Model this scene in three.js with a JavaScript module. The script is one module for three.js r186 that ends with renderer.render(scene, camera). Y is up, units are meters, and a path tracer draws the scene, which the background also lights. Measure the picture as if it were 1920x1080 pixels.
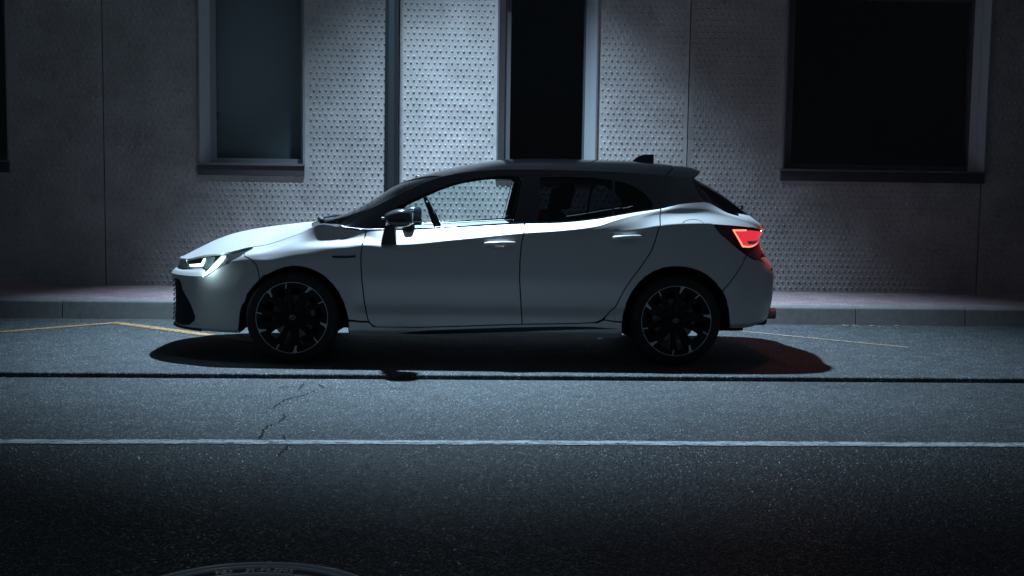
import * as THREE from 'three';
import { mergeGeometries } from 'three/addons/utils/BufferGeometryUtils.js';
import { RoundedBoxGeometry } from 'three/addons/geometries/RoundedBoxGeometry.js';
import { FontLoader } from 'three/addons/loaders/FontLoader.js';
import { TextGeometry } from 'three/addons/geometries/TextGeometry.js';
import { RectAreaLightUniformsLib } from 'three/addons/lights/RectAreaLightUniformsLib.js';

// ------------------------------------------------------------------ camera
const V = (x, y, z) => new THREE.Vector3(x, y, z);
const scene = new THREE.Scene();
const camera = new THREE.PerspectiveCamera(2 * Math.atan(540 / 2093.5) * 180 / Math.PI, 16 / 9, 0.1, 200);
const EYE = V(-0.1905, 1.17, 8.4887);
const CAM = (() => {
  const yaw = 0.0483, pitch = 0.0831, roll = 0.014;
  const f = V(Math.sin(yaw) * Math.cos(pitch), -Math.sin(pitch), -Math.cos(yaw) * Math.cos(pitch));
  const r0 = V(Math.cos(yaw), 0, Math.sin(yaw)), u0 = new THREE.Vector3().crossVectors(r0, f);
  const r = r0.clone().multiplyScalar(Math.cos(roll)).addScaledVector(u0, Math.sin(roll));
  const u = u0.clone().multiplyScalar(Math.cos(roll)).addScaledVector(r0, -Math.sin(roll));
  return { f, r, u, k: 2093.5 };
})();
camera.position.copy(EYE);
camera.quaternion.setFromRotationMatrix(new THREE.Matrix4().makeBasis(CAM.r, CAM.u, CAM.f.clone().negate()));

// ------------------------------------------------------------------ night sky, street lamp light, exposure
const renderer = new THREE.WebGLRenderer({ antialias: true });
renderer.toneMapping = THREE.LinearToneMapping;
renderer.toneMappingExposure = 1;
renderer.shadowMap.enabled = true;
RectAreaLightUniformsLib.init();
const SKY = [0.025, 0.034, 0.046];
{
  const w = 64, h = 32, d = new Float32Array(w * h * 4);
  for (let i = 0; i < w * h; i++) { d[4 * i] = SKY[0]; d[4 * i + 1] = SKY[1]; d[4 * i + 2] = SKY[2]; d[4 * i + 3] = 1; }
  const t = new THREE.DataTexture(d, w, h, THREE.RGBAFormat, THREE.FloatType);
  t.mapping = THREE.EquirectangularReflectionMapping; t.magFilter = THREE.LinearFilter; t.needsUpdate = true;
  scene.background = t; scene.environment = t; scene.environmentIntensity = 1;
}
const LAMP = V(-0.84, 6.9, -1.1);                      // luminaire of the street lamp, above the picture
const lampLight = new THREE.SpotLight(new THREE.Color().setRGB(0.52, 0.77, 1.0), 660, 0, 38.3 * Math.PI / 180, 1, 2);
lampLight.position.copy(LAMP); lampLight.target.position.set(LAMP.x + 0.95, 0, LAMP.z + 0.3);
lampLight.castShadow = true; lampLight.shadow.radius = 5; lampLight.shadow.mapSize.set(2048, 2048);
scene.add(lampLight, lampLight.target);

// ------------------------------------------------------------------ helpers
function rng(seed) { let s = seed | 0; return () => { s = (s + 0x6d2b79f5) | 0; let t = Math.imul(s ^ (s >>> 15), 1 | s); t = (t + Math.imul(t ^ (t >>> 7), 61 | t)) ^ t; return ((t ^ (t >>> 14)) >>> 0) / 4294967296; }; }
const rand = rng(11);
const lerp = (a, b, t) => a + (b - a) * t, clamp = (x, a, b) => Math.min(b, Math.max(a, x));
const smooth = (a, b, x) => { const t = clamp((x - a) / (b - a), 0, 1); return t * t * (3 - 2 * t); };
// a photograph pixel gives a direction; the plane that the thing lies on gives the distance
const ray = (px, py) => CAM.f.clone().addScaledVector(CAM.r, (px - 960) / CAM.k).addScaledVector(CAM.u, (540 - py) / CAM.k);
const onZ = (px, py, z) => { const d = ray(px, py); return d.multiplyScalar((z - EYE.z) / d.z).add(EYE); };
const onY = (px, py, y) => { const d = ray(px, py); return d.multiplyScalar((y - EYE.y) / d.y).add(EYE); };
const project = (p) => { const d = p.clone().sub(EYE), z = d.dot(CAM.f); return [960 + CAM.k * d.dot(CAM.r) / z, 540 - CAM.k * d.dot(CAM.u) / z]; };
const taken = new Map();
const numbered = (n) => { const k = taken.get(n) || 0; taken.set(n, k + 1); return k ? n + '_' + String(k).padStart(3, '0') : n; };
function tag(o, label, category, group, kind) {
  if (label) o.userData.label = label; if (category) o.userData.category = category;
  if (group) o.userData.group = group; if (kind) o.userData.kind = kind;
  return o;
}
function mesh(name, geo, mat, parent = scene) {
  const g = Array.isArray(geo) ? mergeGeometries(geo.map((q) => { const n = q.index ? q.toNonIndexed() : q.clone(); for (const k of Object.keys(n.attributes)) if (!['position', 'normal', 'uv'].includes(k)) n.deleteAttribute(k); if (!n.attributes.uv) n.setAttribute('uv', new THREE.BufferAttribute(new Float32Array(n.attributes.position.count * 2), 2)); return n; })) : geo;
  const m = new THREE.Mesh(g, mat); m.name = parent === scene ? numbered(name) : name; m.castShadow = m.receiveShadow = true;
  parent.add(m); return m;
}
function thing(name, label, category, group) { const o = new THREE.Group(); o.name = numbered(name); scene.add(o); return tag(o, label, category, group); }
function group(name, parent) { const o = new THREE.Group(); o.name = name; parent.add(o); return o; }
const std = (r, g, b, rough = 0.8, metal = 0, more = {}) => new THREE.MeshStandardMaterial({ color: new THREE.Color().setRGB(r, g, b), roughness: rough, metalness: metal, ...more });
const phys = (r, g, b, rough, metal, more = {}) => new THREE.MeshPhysicalMaterial({ color: new THREE.Color().setRGB(r, g, b), roughness: rough, metalness: metal, ...more });
function box(x0, x1, y0, y1, z0, z1, r = 0) {
  const w = x1 - x0, h = y1 - y0, d = z1 - z0;
  const g = r ? new RoundedBoxGeometry(w, h, d, 2, Math.min(r, w / 2.01, h / 2.01, d / 2.01)) : new THREE.BoxGeometry(w, h, d);
  g.translate((x0 + x1) / 2, (y0 + y1) / 2, (z0 + z1) / 2);
  const p = g.attributes.position, n = g.attributes.normal, uv = g.attributes.uv;            // uv in metres
  for (let i = 0; i < p.count; i++) {
    const ax = Math.abs(n.getX(i)), ay = Math.abs(n.getY(i)), az = Math.abs(n.getZ(i));
    if (ay >= ax && ay >= az) uv.setXY(i, p.getX(i), p.getZ(i)); else if (az >= ax) uv.setXY(i, p.getX(i), p.getY(i)); else uv.setXY(i, p.getZ(i), p.getY(i));
  }
  return g;
}
// tileable value noise
function noiseTile(n, cells, seed) {
  const r = rng(seed), g = new Float32Array(cells * cells).map(() => r()), o = new Float32Array(n * n);
  for (let y = 0; y < n; y++) for (let x = 0; x < n; x++) {
    const fx = x / n * cells, fy = y / n * cells, x0 = Math.floor(fx), y0 = Math.floor(fy); let u = fx - x0, v = fy - y0; u = u * u * (3 - 2 * u); v = v * v * (3 - 2 * v);
    const a = (i, j) => g[((y0 + j) % cells) * cells + ((x0 + i) % cells)];
    o[y * n + x] = lerp(lerp(a(0, 0), a(1, 0), u), lerp(a(0, 1), a(1, 1), u), v);
  }
  return o;
}
function tex(n, fill, srgb, repeat) {
  const d = new Uint8Array(n * n * 4);
  for (let i = 0; i < n * n; i++) { const c = fill(i); d[4 * i] = clamp(c[0], 0, 255); d[4 * i + 1] = clamp(c[1], 0, 255); d[4 * i + 2] = clamp(c[2], 0, 255); d[4 * i + 3] = 255; }
  const t = new THREE.DataTexture(d, n, n); t.wrapS = t.wrapT = THREE.RepeatWrapping; t.magFilter = THREE.LinearFilter; t.minFilter = THREE.LinearMipmapLinearFilter; t.generateMipmaps = true;
  if (srgb) t.colorSpace = THREE.SRGBColorSpace; if (repeat) t.repeat.set(repeat, repeat); t.needsUpdate = true; return t;
}
const toS = (l) => 255 * (l <= 0.0031308 ? 12.92 * l : 1.055 * Math.pow(l, 1 / 2.4) - 0.055);
const flatPlane = (x0, x1, z0, z1, y, nx, nz, color) => {                              // ground sheet, uv in metres, patchy vertex colours
  const g = new THREE.PlaneGeometry(x1 - x0, z1 - z0, nx, nz); g.rotateX(-Math.PI / 2); g.translate((x0 + x1) / 2, y, (z0 + z1) / 2);
  const p = g.attributes.position, uv = g.attributes.uv, c = new Float32Array(p.count * 3);
  for (let i = 0; i < p.count; i++) { uv.setXY(i, p.getX(i), p.getZ(i)); const k = color ? color(p.getX(i), p.getZ(i)) : 1; c[3 * i] = c[3 * i + 1] = c[3 * i + 2] = k; }
  g.setAttribute('color', new THREE.BufferAttribute(c, 3)); return g;
};
function strip(a, b, closed = false) {                                                  // lofted strip between two point rows
  const n = a.length, pos = [], idx = [], uv = [];
  for (let i = 0; i < n; i++) { pos.push(...a[i].toArray(), ...b[i].toArray()); uv.push(i / n, 0, i / n, 1); }
  for (let i = 0; i < n - (closed ? 0 : 1); i++) { const j = (i + 1) % n; idx.push(2 * i, 2 * j, 2 * i + 1, 2 * j, 2 * j + 1, 2 * i + 1); }
  const g = new THREE.BufferGeometry(); g.setAttribute('position', new THREE.Float32BufferAttribute(pos, 3)); g.setAttribute('uv', new THREE.Float32BufferAttribute(uv, 2)); g.setIndex(idx); g.computeVertexNormals(); return g;
}
function tube(pts, r, seg = 24, rs = 8, closed = false) { return new THREE.TubeGeometry(new THREE.CatmullRomCurve3(pts, closed), seg, r, rs, closed); }
const patch = new Map();
const patchy = (seed, size) => { const n = 64; if (!patch.has(seed)) patch.set(seed, noiseTile(n, 16, seed)); const t = patch.get(seed); return (x, z) => { const u = ((x / size % n) + n) % n, v = ((z / size % n) + n) % n, x0 = Math.floor(u), y0 = Math.floor(v), a = (i, j) => t[((y0 + j) % n) * n + (x0 + i) % n]; return lerp(lerp(a(0, 0), a(1, 0), u - x0), lerp(a(0, 1), a(1, 1), u - x0), v - y0); }; };

// ------------------------------------------------------------------ surface textures
function grainField(n, count, r0, r1, seed) {                                           // aggregate: overlapping rounded stones
  const h = new Float32Array(n * n), id = new Float32Array(n * n), r = rng(seed);
  for (let k = 0; k < count; k++) {
    const cx = r() * n, cy = r() * n, rr = lerp(r0, r1, r() * r()), e = 0.7 + 0.6 * r(), top = 0.45 + 0.55 * r(), tone = r(), R = Math.ceil(rr * 1.3), tx = (r() - 0.5) * 0.5, ty = (r() - 0.5) * 0.5;
    for (let y = -R; y <= R; y++) for (let x = -R; x <= R; x++) {
      const q = (x * x * e + y * y / e) / (rr * rr); if (q > 1) continue;
      const i = ((Math.floor(cy) + y + n) % n) * n + (Math.floor(cx) + x + n) % n, v = top * Math.sqrt(1 - q * q) + (x * tx + y * ty) / rr * 0.35;
      if (v > h[i]) { h[i] = v; id[i] = tone; }
    }
  }
  return { h, id };
}
const N = 2048;
const asphalt = grainField(N, 90000, 2.2, 5.2, 5);                                      // 2.4 m tile
const big = noiseTile(N, 24, 8), mid = noiseTile(N, 120, 9), fine = noiseTile(N, 900, 10);
const asphaltMap = tex(N, (i) => { const t = asphalt.id[i], k = asphalt.h[i]; const v = (0.05 + 0.11 * t * t + 0.16 * (t > 0.93 ? 1 : 0)) * (0.55 + 0.45 * Math.min(1, k * 1.6)) * (0.8 + 0.4 * big[i]) * (0.85 + 0.3 * mid[i]); const s = toS(v); return [s, s * 1.0, s * 0.985]; }, true, 1 / 2.4);
const asphaltBump = tex(N, (i) => { const s = 255 * clamp(asphalt.h[i] * 0.85 + 0.1 * fine[i], 0, 1); return [s, s, s]; }, false, 1 / 2.4);
const asphaltRough = tex(N, (i) => { const s = 255 * clamp(0.75 - (asphalt.id[i] > 0.6 ? 0.48 : 0.15) * (asphalt.h[i] > 0.45 ? 1 : 0.2), 0.2, 0.9); return [s, s, s]; }, false, 1 / 2.4);
const M1 = 1024, cb = noiseTile(M1, 10, 21), cm = noiseTile(M1, 70, 22), cf = noiseTile(M1, 500, 23), cl = noiseTile(M1, 28, 24);
const concreteMap = tex(M1, (i) => { const v = toS(0.30 * (0.78 + 0.28 * cb[i] + 0.16 * cm[i] + 0.12 * (cf[i] - 0.5)) * (cl[i] > 0.86 ? 0.9 : 1)); return [v, v * 0.995, v * 0.985]; }, true, 1 / 2.2);
const concreteBump = tex(M1, (i) => { const v = 255 * (0.5 * cf[i] + 0.3 * cm[i] + 0.2 * cb[i]); return [v, v, v]; }, false, 1 / 2.2);
const speck = grainField(M1, 60000, 1.2, 3.2, 31);                                      // exposed aggregate of the footway
const footwayMap = tex(M1, (i) => { const t = speck.id[i]; const v = (0.10 + 0.34 * t * t) * (0.8 + 0.3 * cb[i]); return [toS(v * 1.03), toS(v * 0.95), toS(v)]; }, true, 1 / 1.4);
const footwayBump = tex(M1, (i) => { const v = 255 * clamp(speck.h[i], 0, 1); return [v, v, v]; }, false, 1 / 1.4);
const paintGrain = tex(512, (() => { const a = noiseTile(512, 256, 71); return (i) => { const v = 255 * a[i]; return [v, v, v]; }; })(), false);

const MAT = {
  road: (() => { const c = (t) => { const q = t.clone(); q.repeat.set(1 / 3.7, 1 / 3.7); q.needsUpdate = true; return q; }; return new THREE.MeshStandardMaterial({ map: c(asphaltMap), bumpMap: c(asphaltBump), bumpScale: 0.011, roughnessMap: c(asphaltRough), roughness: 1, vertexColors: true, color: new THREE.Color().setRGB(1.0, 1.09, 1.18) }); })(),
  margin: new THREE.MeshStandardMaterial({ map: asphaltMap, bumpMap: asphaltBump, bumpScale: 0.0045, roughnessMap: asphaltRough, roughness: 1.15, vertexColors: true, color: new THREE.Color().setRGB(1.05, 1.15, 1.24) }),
  lip: new THREE.MeshStandardMaterial({ map: asphaltMap, bumpMap: asphaltBump, bumpScale: 0.002, roughness: 0.85, color: new THREE.Color().setRGB(1.05, 1.15, 1.24) }),
  bay: new THREE.MeshStandardMaterial({ map: asphaltMap, bumpMap: asphaltBump, bumpScale: 0.0025, roughness: 0.8, vertexColors: true, color: new THREE.Color().setRGB(1.05, 1.15, 1.24) }),
  kerb: new THREE.MeshStandardMaterial({ map: concreteMap, bumpMap: concreteBump, bumpScale: 0.002, roughness: 0.9, color: new THREE.Color().setRGB(0.6, 0.6, 0.6) }),
  footway: new THREE.MeshStandardMaterial({ map: footwayMap, bumpMap: footwayBump, bumpScale: 0.003, roughness: 0.9, vertexColors: true, color: new THREE.Color().setRGB(2.6, 1.98, 1.95) }),
};

// ------------------------------------------------------------------ ground
const ROAD_Y = -0.03, LIP_Z = 1.31, KERB_Z = -1.748, KERB_H = 0.165, WALL_Z = -3.405;
{
  const pr = patchy(41, 0.35), pq = patchy(43, 0.12);
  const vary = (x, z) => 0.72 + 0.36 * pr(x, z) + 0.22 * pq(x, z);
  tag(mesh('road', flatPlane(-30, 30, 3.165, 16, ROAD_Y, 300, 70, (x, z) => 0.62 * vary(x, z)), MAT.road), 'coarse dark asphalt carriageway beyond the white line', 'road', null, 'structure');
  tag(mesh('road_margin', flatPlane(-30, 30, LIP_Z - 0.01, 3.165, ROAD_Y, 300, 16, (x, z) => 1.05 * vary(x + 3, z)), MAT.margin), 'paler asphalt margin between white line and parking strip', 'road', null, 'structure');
  tag(mesh('parking_strip', flatPlane(-30, 30, KERB_Z - 0.03, LIP_Z - 0.1, 0, 300, 20, (x, z) => 0.8 + 0.3 * pr(x + 9, z)), MAT.bay), 'finer asphalt parking strip under the car beside the kerb', 'parking strip', null, 'structure');
  tag(mesh('ground', flatPlane(-60, 60, -40, 40, -0.12, 1, 1), std(0.06, 0.06, 0.06, 0.95)), 'ground below the street', 'ground', null, 'structure');
  const lip = new THREE.Group(); lip.name = 'edging'; scene.add(lip); tag(lip, 'low rounded concrete edging between carriageway and parking strip', 'edging', null, 'structure');
  // rounded nosing of the parking strip, laid in lengths
  const r2 = rng(3);
  for (let x = -9; x < 9; x += 3) {
    const s = new THREE.Shape(); const h = 0.002 * (r2() - 0.5);
    s.moveTo(-0.101, -0.06); s.lineTo(-0.101, 0.001); s.lineTo(-0.02, 0.002); s.quadraticCurveTo(-0.007, 0.002, -0.005, -0.01); s.lineTo(0, -0.06);
    // shape x -> world z, extrude depth -> world x
    const q = new THREE.ExtrudeGeometry(s, { depth: 2.999, bevelEnabled: false, curveSegments: 8 });
    q.applyMatrix4(new THREE.Matrix4().makeBasis(V(0, 0, 1), V(0, 1, 0), V(-1, 0, 0))); q.translate(x + 3, 0, LIP_Z + 0.002 * (r2() - 0.5));
    mesh('edging_stone', q, MAT.lip, lip);
  }
  const kerb = new THREE.Group(); kerb.name = 'kerb'; scene.add(kerb); tag(kerb, 'pale concrete kerb stones along the footway', 'kerb', null, 'structure');
  let x = -3.768 - 1.043 * 4;
  for (let k = 0; k < 16; k++, x += 1.043) {
    const s = new THREE.Shape(), d = 0.004 * (rand() - 0.5);
    s.moveTo(0.012, -0.05); s.lineTo(-0.006, KERB_H - 0.022); s.quadraticCurveTo(-0.008, KERB_H - 0.002, -0.03, KERB_H); s.lineTo(-0.15, KERB_H + 0.002); s.lineTo(-0.15, -0.05); s.closePath();
    const q = new THREE.ExtrudeGeometry(s, { depth: 1.033, bevelEnabled: false, curveSegments: 6 });
    q.applyMatrix4(new THREE.Matrix4().makeBasis(V(0, 0, 1), V(0, 1, 0), V(-1, 0, 0))); q.translate(x + 1.038, d, KERB_Z + d);
    const p = q.attributes.position, uv = q.attributes.uv; for (let i = 0; i < p.count; i++) uv.setXY(i, p.getX(i), p.getY(i) + p.getZ(i));
    mesh('kerb_stone', q, MAT.kerb, kerb);
  }
  const pf = patchy(47, 0.3);
  tag(mesh('footway', flatPlane(-30, 30, WALL_Z - 0.3, KERB_Z - 0.152, KERB_H, 200, 8, (X, z) => 0.82 + 0.3 * pf(X, z)), MAT.footway), 'narrow speckled footway between kerb and wall', 'footway', null, 'structure');
}
// painted lines
{
  const wear = (seed, edge) => {                                                         // worn thermoplastic: flakes missing, mostly along the edges
    const w = 1024, h = 64, d = new Uint8Array(w * h * 4), a = noiseTile(1024, 220, seed), b = noiseTile(1024, 60, seed + 1), c = noiseTile(1024, 400, seed + 2);
    for (let y = 0; y < h; y++) for (let x = 0; x < w; x++) {
      const e = Math.abs((y + 0.5) / h - 0.5) * 2, q = a[((y * 7) % 1024) * 1024 + x], q2 = b[y * 4 * 1024 + x], q3 = c[y * 9 % 1024 * 1024 + x];
      const keep = 0.40 * q + 0.33 * q2 + 0.27 * q3 > edge + 0.20 * Math.pow(e, 3) + (Math.abs(e - 0.28) < 0.05 && y > h / 2 ? 0.12 : 0) ? 255 : 0, i = 4 * (y * w + x);
      d[i] = d[i + 1] = d[i + 2] = keep; d[i + 3] = 255;
    }
    const t = new THREE.DataTexture(d, w, h); t.wrapS = THREE.RepeatWrapping; t.magFilter = THREE.LinearFilter; t.needsUpdate = true; return t;
  };
  const line = (name, pts, width, y, mat, label, cat, tile) => {
    const a = [], b = [];
    for (let i = 0; i < pts.length; i++) { const p = pts[Math.max(0, i - 1)], q = pts[Math.min(pts.length - 1, i + 1)], d = V(q.x - p.x, 0, q.z - p.z).normalize(), n = V(-d.z, 0, d.x).multiplyScalar(width / 2); a.push(V(pts[i].x, y, pts[i].z).sub(n)); b.push(V(pts[i].x, y, pts[i].z).add(n)); }
    const g = strip(a, b), uv = g.attributes.uv; let s = 0; for (let i = 0; i < pts.length; i++) { if (i) s += pts[i].distanceTo(pts[i - 1]); uv.setX(2 * i, s / tile); uv.setX(2 * i + 1, s / tile); }
    return tag(mesh(name, g, mat), label, cat, null, 'structure');
  };
  const white = std(0.84, 0.85, 0.86, 0.6, 0, { alphaMap: wear(51, 0.405), transparent: true, bumpMap: paintGrain, bumpScale: 0.002, side: THREE.DoubleSide });
  const P = []; for (let x = -8; x <= 9; x += 0.5) P.push(V(x, 0, 3.165 + 0.012 * x * x / 6));
  line('white_line', P, 0.1, ROAD_Y + 0.005, white, 'worn solid white line painted along the carriageway', 'road marking', 4);
  const yel2 = std(0.42, 0.3, 0.2, 0.75, 0, { alphaMap: wear(65, 0.47), transparent: true, side: THREE.DoubleSide }), yel = std(0.5, 0.27, 0.11, 0.75, 0, { alphaMap: wear(61, 0.40), transparent: true, side: THREE.DoubleSide });
  const seg = (pts) => { const o = []; for (let i = 0; i < pts.length - 1; i++) for (let k = 0; k < 8; k++) o.push(pts[i].clone().lerp(pts[i + 1], k / 8)); o.push(pts[pts.length - 1]); return o; };
  const yl = (a, b, w, label, m = yel) => line('yellow_line', seg([a, b]), w, 0.005, m, label, 'road marking', 2);
  yl(V(-4.6, 0, -0.02), V(-3.16, 0, -1.45), 0.1, 'orange bay line slanting out from the kerb before the bonnet');
  yl(V(-3.20, 0, -1.42), V(-1.2, 0, 0.2), 0.12, 'orange bay line slanting back under the front bumper');
  yl(V(1.9, 0, -1.53), V(3.4, 0, -0.18), 0.065, 'faded orange bay line behind the rear bumper', yel2);
}
// loose-edged aggregate standing proud of the asphalt, where it is near enough to glint
{
  const stone = new THREE.IcosahedronGeometry(1, 0), r = rng(404), m4 = new THREE.Matrix4(), q = new THREE.Quaternion(), e = new THREE.Euler(), c = new THREE.Color();
  for (const [parent, z0, z1, n, s0, s1, sink] of [['road', 3.24, 6.2, 90000, 0.0025, 0.0058, 0.3], ['road_margin', 1.34, 3.1, 50000, 0.0022, 0.0048, 0.4]]) {
    const o = new THREE.InstancedMesh(stone, std(1, 1, 1, 0.36), n); o.name = 'asphalt_chips'; o.userData.kind = 'stuff';
    for (let k = 0; k < n; k++) {
      const z = lerp(z0, z1, r()), half = (8.49 - z) * 0.52 + 0.6, x = -0.1 + (r() * 2 - 1) * half, s = lerp(s0, s1, r() * r());
      e.set((r() - 0.5) * 1.2, r() * 6.3, (r() - 0.5) * 1.2); q.setFromEuler(e); m4.compose(V(x, ROAD_Y - s * sink * 0.6, z), q, V(s * (0.8 + 0.6 * r()), s * 0.62, s * (0.8 + 0.5 * r()))); o.setMatrixAt(k, m4);
      const t = 0.04 + 0.2 * Math.pow(r(), 3); c.setRGB(t, t, t * 0.98); o.setColorAt(k, c);
    }
    o.castShadow = o.receiveShadow = true; scene.getObjectByName(parent).add(o);
  }
}
// cracks in the carriageway
{
  const crackMat = std(0.012, 0.012, 0.013, 1), r = rng(77), list = [
    [[576, 716], [566, 722], [557, 731]], [[596, 729], [570, 740], [545, 746], [528, 752], [518, 759], [508, 767]],
    [[520, 789], [508, 796], [497, 802], [492, 812], [487, 821], [484, 829]], [[598, 720], [604, 724], [612, 727]], [[536, 812], [532, 822], [545, 829], [538, 836], [530, 846], [522, 858]], [[533, 775], [530, 786], [520, 792]],
    [[500, 726], [520, 725], [552, 724]], [[730, 729], [745, 728], [766, 727]], [[1530, 723], [1560, 725], [1590, 725]]];
  const road = scene.getObjectByName('road_margin');
  for (const c of list) {
    const pts = c.map(([a, b]) => onY(a, b, ROAD_Y + 0.004)), cv = new THREE.CatmullRomCurve3(pts), n = Math.max(8, Math.round(cv.getLength() / 0.02)), A = [], B = [];
    for (let i = 0; i <= n; i++) { const p = cv.getPointAt(i / n), t = cv.getTangentAt(i / n), w = (0.0012 + 0.006 * r()) * Math.min(1, 4 * Math.min(i, n - i) / n + 0.2); const q = V(-t.z, 0, t.x); p.addScaledVector(q, 0.016 * (r() - 0.5)); A.push(p.clone().addScaledVector(q, w)); B.push(p.clone().addScaledVector(q, -w)); }
    const g = strip(A, B); crackMat.side = THREE.DoubleSide; mesh('crack', g, crackMat, road);
  }
}

// ------------------------------------------------------------------ building
const building = thing('building', 'grey building front of studded concrete panels with tall framed windows', 'building');
{
  const alu = std(0.30, 0.31, 0.32, 0.45, 0.6), aluPale = std(0.42, 0.44, 0.45, 0.5, 0.3), dark = std(0.05, 0.05, 0.055, 0.7), sillM = std(0.10, 0.10, 0.11, 0.6, 0.2), room = std(0.3, 0.3, 0.29, 0.9);
  const glass = phys(0.75, 0.8, 0.82, 0.02, 0, { transmission: 1, thickness: 0, ior: 1.5 });
  const TOP = 7.5, WT = 3.42;
  // window openings: x0, x1, y of the sill top
  const wins = [[-6.9, -4.86, 1.46], [-2.9, -1.826, 1.464], [0.211, 1.247, 1.45], [3.265, 5.47, 1.493], [7.6, 8.7, 1.47]];
  const joints = [-10.05, -6.97, -3.89, -0.83, 2.235, 5.455, 8.5, 11.6];
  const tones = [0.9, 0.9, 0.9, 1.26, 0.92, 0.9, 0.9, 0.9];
  const bumpGeo = new THREE.SphereGeometry(1, 8, 3, 0, Math.PI * 2, 0, Math.PI / 2); bumpGeo.rotateX(Math.PI / 2); bumpGeo.scale(0.0128, 0.0132, 0.0125);
  const bI = bumpGeo.toNonIndexed(), bp = bI.attributes.position.array, bn = bI.attributes.normal.array, keepTri = [];
  for (let t = 0; t < bp.length; t += 9) { const a = V(bp[t], bp[t + 1], bp[t + 2]), b = V(bp[t + 3], bp[t + 4], bp[t + 5]), c = V(bp[t + 6], bp[t + 7], bp[t + 8]); if (b.sub(a).cross(c.sub(a)).length() > 1e-9) keepTri.push(t); }
  const r = rng(99), S = 0.0612;
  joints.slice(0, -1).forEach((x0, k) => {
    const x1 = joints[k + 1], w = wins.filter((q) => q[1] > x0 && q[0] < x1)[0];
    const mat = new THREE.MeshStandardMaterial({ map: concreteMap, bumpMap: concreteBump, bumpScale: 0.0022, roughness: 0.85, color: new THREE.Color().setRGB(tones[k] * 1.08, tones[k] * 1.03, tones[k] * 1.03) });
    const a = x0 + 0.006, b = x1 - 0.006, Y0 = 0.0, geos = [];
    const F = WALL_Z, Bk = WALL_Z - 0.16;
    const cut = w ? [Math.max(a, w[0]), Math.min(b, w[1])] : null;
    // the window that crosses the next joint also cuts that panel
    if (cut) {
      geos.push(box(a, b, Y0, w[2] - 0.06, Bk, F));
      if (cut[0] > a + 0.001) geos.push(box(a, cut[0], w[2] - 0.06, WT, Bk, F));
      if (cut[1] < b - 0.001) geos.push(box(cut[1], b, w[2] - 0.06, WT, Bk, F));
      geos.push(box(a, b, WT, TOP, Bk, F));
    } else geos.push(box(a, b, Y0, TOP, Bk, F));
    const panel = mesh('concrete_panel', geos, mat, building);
    const pos = [], nor = [], uvs = []; let row = 0;
    for (let y = KERB_H + 0.05; y < 3.62; y += S, row++) for (let x = a + 0.055 + (row % 2 ? S / 2 : 0); x < b - 0.03; x += S) {
      if (w && x > w[0] - 0.055 && x < w[1] + 0.055 && y > w[2] - 0.16) continue;
      const e = 0.85 + 0.3 * r(), jx = 0.002 * (r() - 0.5), jy = 0.002 * (r() - 0.5), dz = 0.8 + 0.4 * r();
      for (const t of keepTri) for (let c = 0; c < 9; c += 3) { pos.push(bp[t + c] * e + x + jx, bp[t + c + 1] * e + y + jy, bp[t + c + 2] * dz + F - 0.0005); nor.push(bn[t + c], bn[t + c + 1], bn[t + c + 2]); uvs.push(x + bp[t + c], y + bp[t + c + 1]); }
    }
    const g = new THREE.BufferGeometry(); g.setAttribute('position', new THREE.Float32BufferAttribute(pos, 3)); g.setAttribute('normal', new THREE.Float32BufferAttribute(nor, 3)); g.setAttribute('uv', new THREE.Float32BufferAttribute(uvs, 2));
    mesh('studs', g, mat, panel).userData.kind = 'stuff';
  });
  mesh('inner_wall', [box(-10.1, 11.6, KERB_H - 0.1, 1.33, WALL_Z - 0.34, WALL_Z - 0.165), box(-10.1, 11.6, WT + 0.05, TOP, WALL_Z - 0.34, WALL_Z - 0.165), ...[[-10.1, -6.98], [-4.8, -2.98], [-1.75, 0.13], [1.33, 3.18], [5.56, 7.5], [8.8, 11.6]].map(([p, q]) => box(p, q, 1.33, WT + 0.05, WALL_Z - 0.34, WALL_Z - 0.165))], dark, building);
  mesh('room_floor', box(-10.1, 11.6, 0.2, 0.3, WALL_Z - 4.4, WALL_Z - 0.35), room, building);
  mesh('room_ceiling', box(-10.1, 11.6, 4.7, 4.9, WALL_Z - 4.4, WALL_Z - 0.35), room, building);
  mesh('room_wall', box(-10.1, 11.6, 0.2, 4.9, WALL_Z - 4.6, WALL_Z - 4.41), room, building);
  mesh('partition', box(-1.2, -1.05, 0.3, 4.7, WALL_Z - 4.4, WALL_Z - 0.35), room, building);
  mesh('partition', box(2.2, 2.35, 0.3, 4.7, WALL_Z - 4.4, WALL_Z - 0.35), room, building);
  mesh('partition', box(-10.1, -9.95, 0.3, 4.7, WALL_Z - 4.4, WALL_Z - 0.35), room, building);
  mesh('partition', box(11.45, 11.6, 0.3, 4.7, WALL_Z - 4.4, WALL_Z - 0.35), room, building);
  mesh('roof', box(-10.1, 11.6, TOP, TOP + 0.2, WALL_Z - 4.6, WALL_Z + 0.05), dark, building);
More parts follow.
